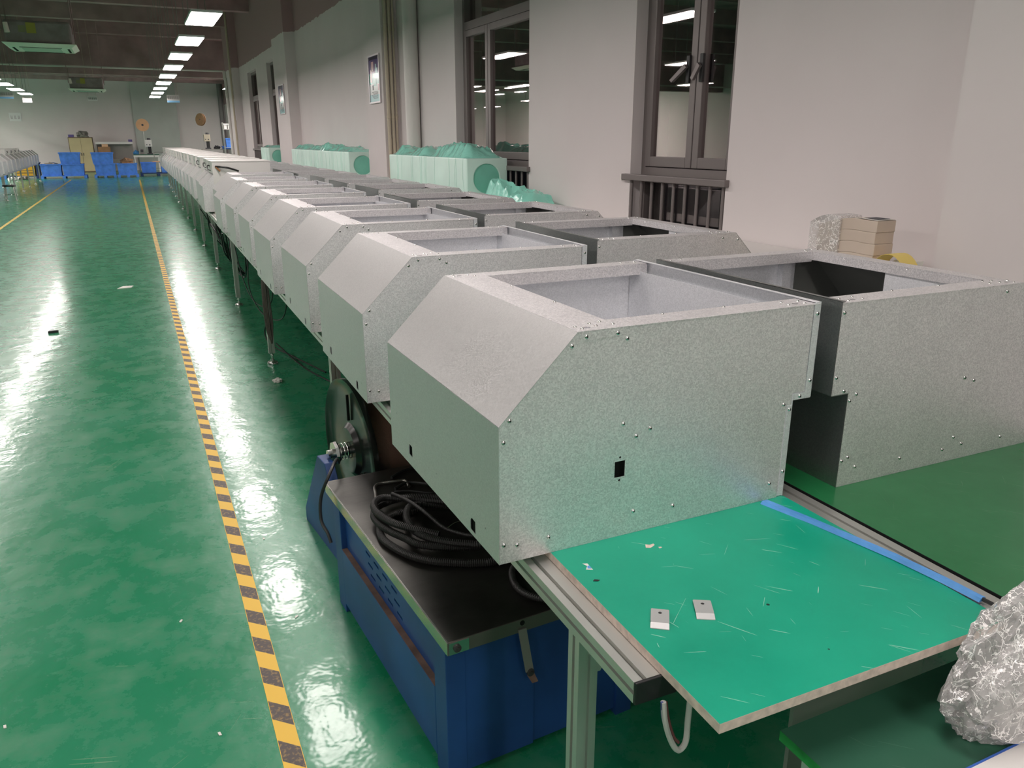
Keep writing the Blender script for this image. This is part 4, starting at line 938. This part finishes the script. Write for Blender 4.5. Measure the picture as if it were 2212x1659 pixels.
MB().hexa([(2.76, 2.40, 1.333), (2.83, 2.40, 1.333), (2.83, 2.33, 1.332), (2.76, 2.33, 1.332)], [(2.76, 2.40, 1.3345), (2.83, 2.40, 1.3345), (2.83, 2.33, 1.3335), (2.76, 2.33, 1.3335)]).obj('printed_border', INK, bd)
yp = thing('yellow_sheet', 'curled yellow paper strip lying beside the wrapped bundle', 'paper', (0, 0, 0))
m = MB(); n = 14; vs = []; fs = []
for i in range(n+1):
    a = PI*(.08+.84*i/n); y = 2.215-.095*math.cos(a); z = 1.1015+.135*math.sin(a)
    for x, r_ in ((2.71, 0), (2.80, 0), (2.80, .0015), (2.71, .0015)): vs.append((x, y, z+r_-.0295))
for i in range(n):
    for j in range(4): fs.append((i*4+j, i*4+(j+1) % 4, i*4+4+(j+1) % 4, i*4+4+j))
fs += [(3, 2, 1, 0), (n*4, n*4+1, n*4+2, n*4+3)]; m.add(vs, fs).obj('sheet', YELLOW_TP, yp, True)
pc = thing('paper_sheet', 'small white printed sheet leaning at the wall corner behind the nearest window row cabinet', 'paper', (2.80, 2.205, 1.1005))
MB().hexa([(-.03, -.035, 0), (.05, -.035, 0), (.05, .035, 0), (-.03, .035, 0)], [(-.03, -.045, .078), (.05, -.045, .078), (.05, .03, .078), (-.03, .03, .078)]).obj('sheet_pad', PAPER, pc)

# ---------------------------------------------------------------- far end of the hall
def crate(lb, x0, x1, y0, y1, z0, h, mt, group, taper=.03, slats=False):
    t = thing('plastic_crate', lb, 'crate', ((x0+x1)/2, (y0+y1)/2, z0), 0, group); a, b = (x1-x0)/2, (y1-y0)/2
    m = MB(); T = .015; lo = [(-a+taper, -b+taper), (a-taper, -b+taper), (a-taper, b-taper), (-a+taper, b-taper)]; hi = [(-a, -b), (a, -b), (a, b), (-a, b)]
    ins = lambda q, t_: [(u-math.copysign(t_, u), v-math.copysign(t_, v)) for u, v in q]
    rings = [[(u, v, 0) for u, v in lo], [(u, v, h) for u, v in hi], [(u, v, h) for u, v in ins(hi, T)], [(u, v, .02) for u, v in ins(lo, T)]]
    vs = [p for r_ in rings for p in r_]; fs = [(3, 2, 1, 0), (12, 13, 14, 15)]
    for k in range(3):
        for i in range(4): fs.append((k*4+i, k*4+(i+1) % 4, k*4+4+(i+1) % 4, k*4+4+i))
    m.add(vs, fs).obj('body', mt, t)
    r_ = MB(); r_.plate([(-a-.018, -b-.018), (a+.018, -b-.018), (a+.018, b+.018), (-a-.018, b+.018)], [[(-a+.001, -b+.001), (-a+.001, b-.001), (a-.001, b-.001), (a-.001, -b+.001)]], lambda u, v, d: (u, v, d), h-.05, h); r_.obj('rim', mt, t)
    if slats:
        s_ = MB()
        for k in range(4): s_.box(-a+.06, a-.06, -b+.012, -b+.028, h*(.18+.17*k), h*(.24+.17*k))
        s_.obj('slot', RUST, t)
    return t
def pallet(lb, x0, x1, y0, y1, mt, h=.12):
    t = thing('pallet', lb, 'pallet', ((x0+x1)/2, (y0+y1)/2, 0)); a, b = (x1-x0)/2, (y1-y0)/2
    MB().box(-a, a, -b, b, h*.7, h).obj('deck', mt, t)
    for x in (-a+.06, 0, a-.06):
        for y in (-b+.06, b-.06): MB().box(x-.06, x+.06, y-.06, y+.06, 0.001, h*.7).obj('block', mt, t)
GC = 'blue crates before the far wall'
pallet('blue pallet under the three crates left of the cream cabinet', -3.76, -1.92, 41.6, 42.7, BLUE_CR)
crate('open blue crate at the left on the pallet, bits of rag on top', -3.72, -2.90, 41.65, 42.4, .1205, .50, BLUE_CR, GC)
crate('lower blue crate of the pair left of the cream cabinet', -2.86, -2.00, 41.65, 42.4, .1205, .50, BLUE_CR, GC)
crate('upper blue crate stacked left of the cream cabinet', -2.93, -2.10, 41.70, 42.4, .621, .50, BLUE_CR, GC, .04)
pallet('blue pallet under the stacked crates right of the cream cabinet', -1.62, -.70, 41.6, 42.6, BLUE_CR)
pallet('blue pallet under the crate below the brown heap', -.66, .24, 41.6, 42.6, BLUE_CR)
crate('lower blue crate of the pair right of the cream cabinet', -1.56, -.70, 41.65, 42.4, .1205, .50, BLUE_CR, GC)
crate('upper blue crate stacked right of the cream cabinet', -1.64, -.74, 41.66, 42.4, .621, .49, BLUE_CR, GC, .04)
crate('blue crate heaped with brown scrap', -.63, .21, 41.65, 42.4, .1205, .50, BLUE_CR, GC)
pallet('dark pallet truck deck at the foot of the aisle benches', .32, 1.9, 42.2, 43.2, BLUE_DK, .16)
crate('blue crate on the dark pallet, left one', .38, 1.04, 42.25, 43.0, .1605, .48, BLUE_CR, GC)
crate('blue crate on the dark pallet beside the aisle bench, right one', 1.24, 1.86, 42.25, 43.0, .1605, .48, BLUE_CR, GC)
crumple('scrap_heap', BROWN, -.2, 42.03, .50, .31, 'brown heap of scrap bulging out of a blue crate', 'scrap', 6, .75)
crumple('rag_pile', STAIN, -3.3, 42.03, .55, .28, 'grey rags on top of the left blue crate', 'rags', 9, .35)
flat_scrap('cardboard_flap', ORANGE, 'pale orange cardboard flap between the last blue crates', 'cardboard', 1.14, 42.5, .645, [(-.25, -.2), (.3, -.22), (.32, .2), (-.2, .2)], .03)
pallet('blue pallet under the yellow crate behind the far left bench', -5.0, -3.85, 42.0, 43.0, BLUE_DK)
crate('yellow slotted crate behind the left bench legs', -4.80, -3.98, 42.05, 42.8, .1205, .60, YELLOW_CR, None, .02, True)
crate('dark blue crate beside the yellow crate', -3.93, -3.80, 42.05, 42.8, .1205, .58, BLUE_DK, None, .01)
crate('blue crate at the left photo edge behind the left bench', -6.2, -5.1, 42.05, 42.8, .001, .55, BLUE_CR, GC)
crumple('parts_pile', STAIN, -4.4, 41.2, .001, .22, 'grey pile of parts on the floor under the far left bench', 'parts', 12, .5)
crumple('parts_pile', WHITE_P, -4.75, 40.6, .001, .16, 'whitish crumpled packing under the far left bench', 'packing', 14, .6)
cc = thing('storage_cabinet', 'cream two-door metal cabinet before the far wall', 'cabinet', (-2.33, 49.4, 0))
MB().box(-.58, .58, -.02, .45, .001, 1.80).obj('body', mat('cabinet_edge_brown', (.16, .11, .07), .6), cc)
for s_ in (-1, 1):
    d_ = MB().box(*sorted((s_*.006, s_*.55)), -.04, -.021, .05, 1.76).obj('door', CREAM, cc)
    MB().box(*sorted((s_*.04, s_*.07)), -.055, -.0405, .85, 1.0).obj('handle', INK, d_)
crumple('plastic_wrap_heap', STAIN, -2.20, 49.6, 1.802, .29, 'grey crumpled plastic on top of the cream cabinet', 'plastic', 21, .75)
tag(MB().box(-2.88, -2.62, 49.45, 49.7, 1.8015, 1.93).obj('purple_box', mat('violet_plastic', (.13, .10, .30), .6)), 'small violet box on the left end of the cream cabinet', 'box')
st = thing('storage_rack', 'white topped storage rack right of the cream cabinet', 'rack', (-.72, 49.3, 0))
MB().box(-.92, .90, 0, .5, 1.44, 1.56).obj('top_shelf', WHITE_P, st); MB().box(-.9, .88, .02, .5, .6, .64).obj('shelf', STAIN, st); MB().box(-.9, .88, .46, .5, .65, 1.43).obj('back_panel', STAIN, st)
for x in (-.9, .85):
    for y in (.02, .46): MB().box(x, x+.04, y, y+.04, .001, 1.44).obj('post', STAIN, st)
for (x0, x1, z0, z1, mt_, lb) in ((-1.55, -.95, .642, 1.30, BROWN, 'brown carton on the rack next to the cream cabinet'), (-1.35, -1.05, 1.301, 1.435, ORANGE, 'small orange carton on the brown carton in the rack')):
    t = thing('carton', lb, 'carton', ((x0+x1)/2, 49.45, z0)); MB().box((x0-x1)/2, (x1-x0)/2, -.12, .25, 0, z1-z0).obj('box', mt_, t); MB().box((x0-x1)/2, (x1-x0)/2, -.1205, -.1201, (z1-z0)*.47, (z1-z0)*.53).obj('tape', PAPER, t)
tag(MB().box(-.02, .18, 49.4, 49.65, 1.5605, 1.68).obj('purple_box', bpy.data.materials['violet_plastic']), 'violet box at the right end of the white rack top', 'box')
tb = thing('work_table', 'white legged work table with green top below the orange reel', 'table', (.75, 46.5, 0))
MB().box(-.62, .60, -.3, .35, .90, .94).obj('tabletop', BOARD_LOW, tb); MB().box(-.62, .60, -.302, -.28, .80, .90).obj('apron', WHITE_P, tb)
for x in (-.60, .54):
    for y in (-.29, .3): MB().box(x, x+.05, y, y+.05, .001, .90).obj('leg', WHITE_P, tb)
def crimp(lb_m, lb_r, x, y, z, face, mt, body):
    t = thing('crimping_machine', lb_m, 'machine', (x, y, z)); MB().box(-.12, .14, -.12, .16, .001, .06).obj('base', INK, t)
    MB().box(-.05, .10, -.06, .14, .06, .38).obj('column', BLACK, t); MB().box(-.16, .15, -.12, .15, .38, .72).obj('head', body, t, bevel=.015)
    MB().box(-.11, -.07, -.122, -.1205, .45, .50).obj('button', INK, t); MB().box(.02, .08, -.122, -.1205, .44, .5).obj('button', INK, t)
    MB().cyl((.03, 0, .72), (0, 0, 1), .09, .08, .09, 14).obj('motor', INK, t)
    MB().cyl((-.17, .05, .10), (0, 0, 1), .010, .010, 1.35, 8).obj('pole', ALU, t)
    r_ = thing('wire_reel', lb_r, 'reel', (x-.17, y+.03, z+1.45)); ax = Vector(face).normalized()
    MB().lathe((0, 0, 0), ax, [(.03, 0), (.31, 0), (.31, .02), (.03, .02)], 28).obj('disc', mt, r_); MB().lathe(ax*.02, ax, [(.06, 0), (.2, 0), (.2, .07), (.06, .07)], 24).obj('winding', COPPER if mt == BROWN else mt, r_)
    MB().lathe(ax*-.004, ax, [(.0001, 0), (.055, 0), (.055, .1), (.0001, .1)], 14).obj('hub', INK, r_)
    MB().lathe(ax*.09, ax, [(.03, 0), (.31, 0), (.31, .02), (.03, .02)], 28).obj('disc', mt, r_)
crimp('white and black crimping machine on the far work table', 'orange cardboard reel on a pole above the far crimping machine', .92, 46.5, .9405, (-.02, .98, .0), ORANGE, WHITE_P)
tag(crumple('blue_bag', mat('bag_blue', (.05, .22, .48), .6), .27, 46.55, .9405, .12, 'blue bag at the left end of the far work table', 'bag', 17, 1.1), 'blue bag at the left end of the far work table', 'bag')
gm = thing('grey_machine', 'grey bench machine beside the blue bag on the far work table', 'machine', (.56, 46.6, .9405)); MB().box(-.10, .10, -.12, .12, 0, .26).obj('body', STAIN, gm, bevel=.02); MB().cyl((0, -.12, .17), (0, -1, 0), .07, .07, .04, 14).obj('dial', INK, gm)
ht = thing('hand_truck', 'grey tubular hand truck handle at the end of the aisle bench', 'hand truck', (1.28, 44.4, 0))
MB().tube([(-.22, 0, .03), (-.22, 0, .95), (-.16, 0, 1.06), (.16, 0, 1.06), (.22, 0, .95), (.22, 0, .03)], .018, 8).obj('handle_frame', STAIN, ht, True); MB().box(-.24, .24, -.1, .25, .001, .03).obj('toe_plate', STAIN, ht)
for z in (.3, .6): MB().cyl((-.22, 0, z), (1, 0, 0), .012, .012, .44, 8).obj('cross_bar', STAIN, ht)
t2 = thing('work_table', 'long work table in the far right corner carrying a beige machine', 'table', (4.1, 45.4, 0))
MB().box(-.7, 1.1, -.35, .35, 1.16, 1.20).obj('tabletop', STAIN, t2)
for x in (-.68, 1.03):
    for y in (-.33, .28): MB().box(x, x+.05, y, y+.05, .001, 1.16).obj('leg', ALU, t2)
crimp('beige crimping machine in the far right corner', 'brown reel turned sideways on a pole in the far right corner', 3.72, 45.4, 1.2005, (-.75, -.62, .1), BROWN, BEIGE)
crumple('black_motor', BLACK, 4.16, 45.35, 1.2005, .15, 'black round motor beside the beige machine', 'motor', 19, .9)
rk = thing('storage_rack', 'open rack with white bins on top in the far right corner', 'rack', (4.85, 44.2, 0))
for x in (-.42, .38):
    for y in (-.2, .2): MB().cyl((x, y, .001), (0, 0, 1), .018, .018, 2.5, 8).obj('post', ALU, rk)
for z in (.75, 1.28, 2.18): MB().box(-.44, .40, -.22, .22, z-.025, z).obj('shelf', ALU, rk)
for i in range(4): 
    crate('white bin on the top shelf of the far right rack, %s from the left' % ORD[i], 4.475+.185*i, 4.62+.185*i, 44.05, 44.35, 2.181, .26, WHITE_P, 'white bins on the rack', .01)
crate('blue bin on the middle shelf of the far right rack', 4.50, 5.15, 44.05, 44.35, 1.281, .46, BLUE_CR, None, .02)
crate('low blue tray with red parts before the far right rack', 4.42, 5.15, 45.1, 45.6, 1.2005, .14, BLUE_CR, None, .02)
crumple('red_parts', mat('dull_red', (.30, .05, .06), .6), 4.75, 45.35, 1.225, .19, 'dull red parts lying in the blue tray', 'parts', 23, .5)
so = thing('stool', 'low chrome legged stool at the left photo edge by the left bench', 'stool', (-3.22, 26.6, 0))
MB().lathe((0, 0, .40), (0, 0, 1), [(.0001, 0), (.16, 0), (.17, .02), (.16, .045), (.0001, .05)], 20).obj('seat', BLACK, so, True)
for k in range(4):
    a = PI/4+k*PI/2; u = Vector((math.cos(a), math.sin(a), 0))
    MB().tube([u*.20+Vector((0, 0, .012)), u*.15+Vector((0, 0, .36)), u*.10+Vector((0, 0, .398))], .012, 8).obj('leg', CHROME, so, True)
MB().tube([Vector((math.cos(a)*.175, math.sin(a)*.175, .18)) for a in [2*PI*i/16 for i in range(16)]], .008, 6, True, 2).obj('foot_ring', CHROME, so, True)

for n_ in ('steel_wire', 'bent_rod'): bpy.data.objects[n_].location = (.0, -.02, .0155)
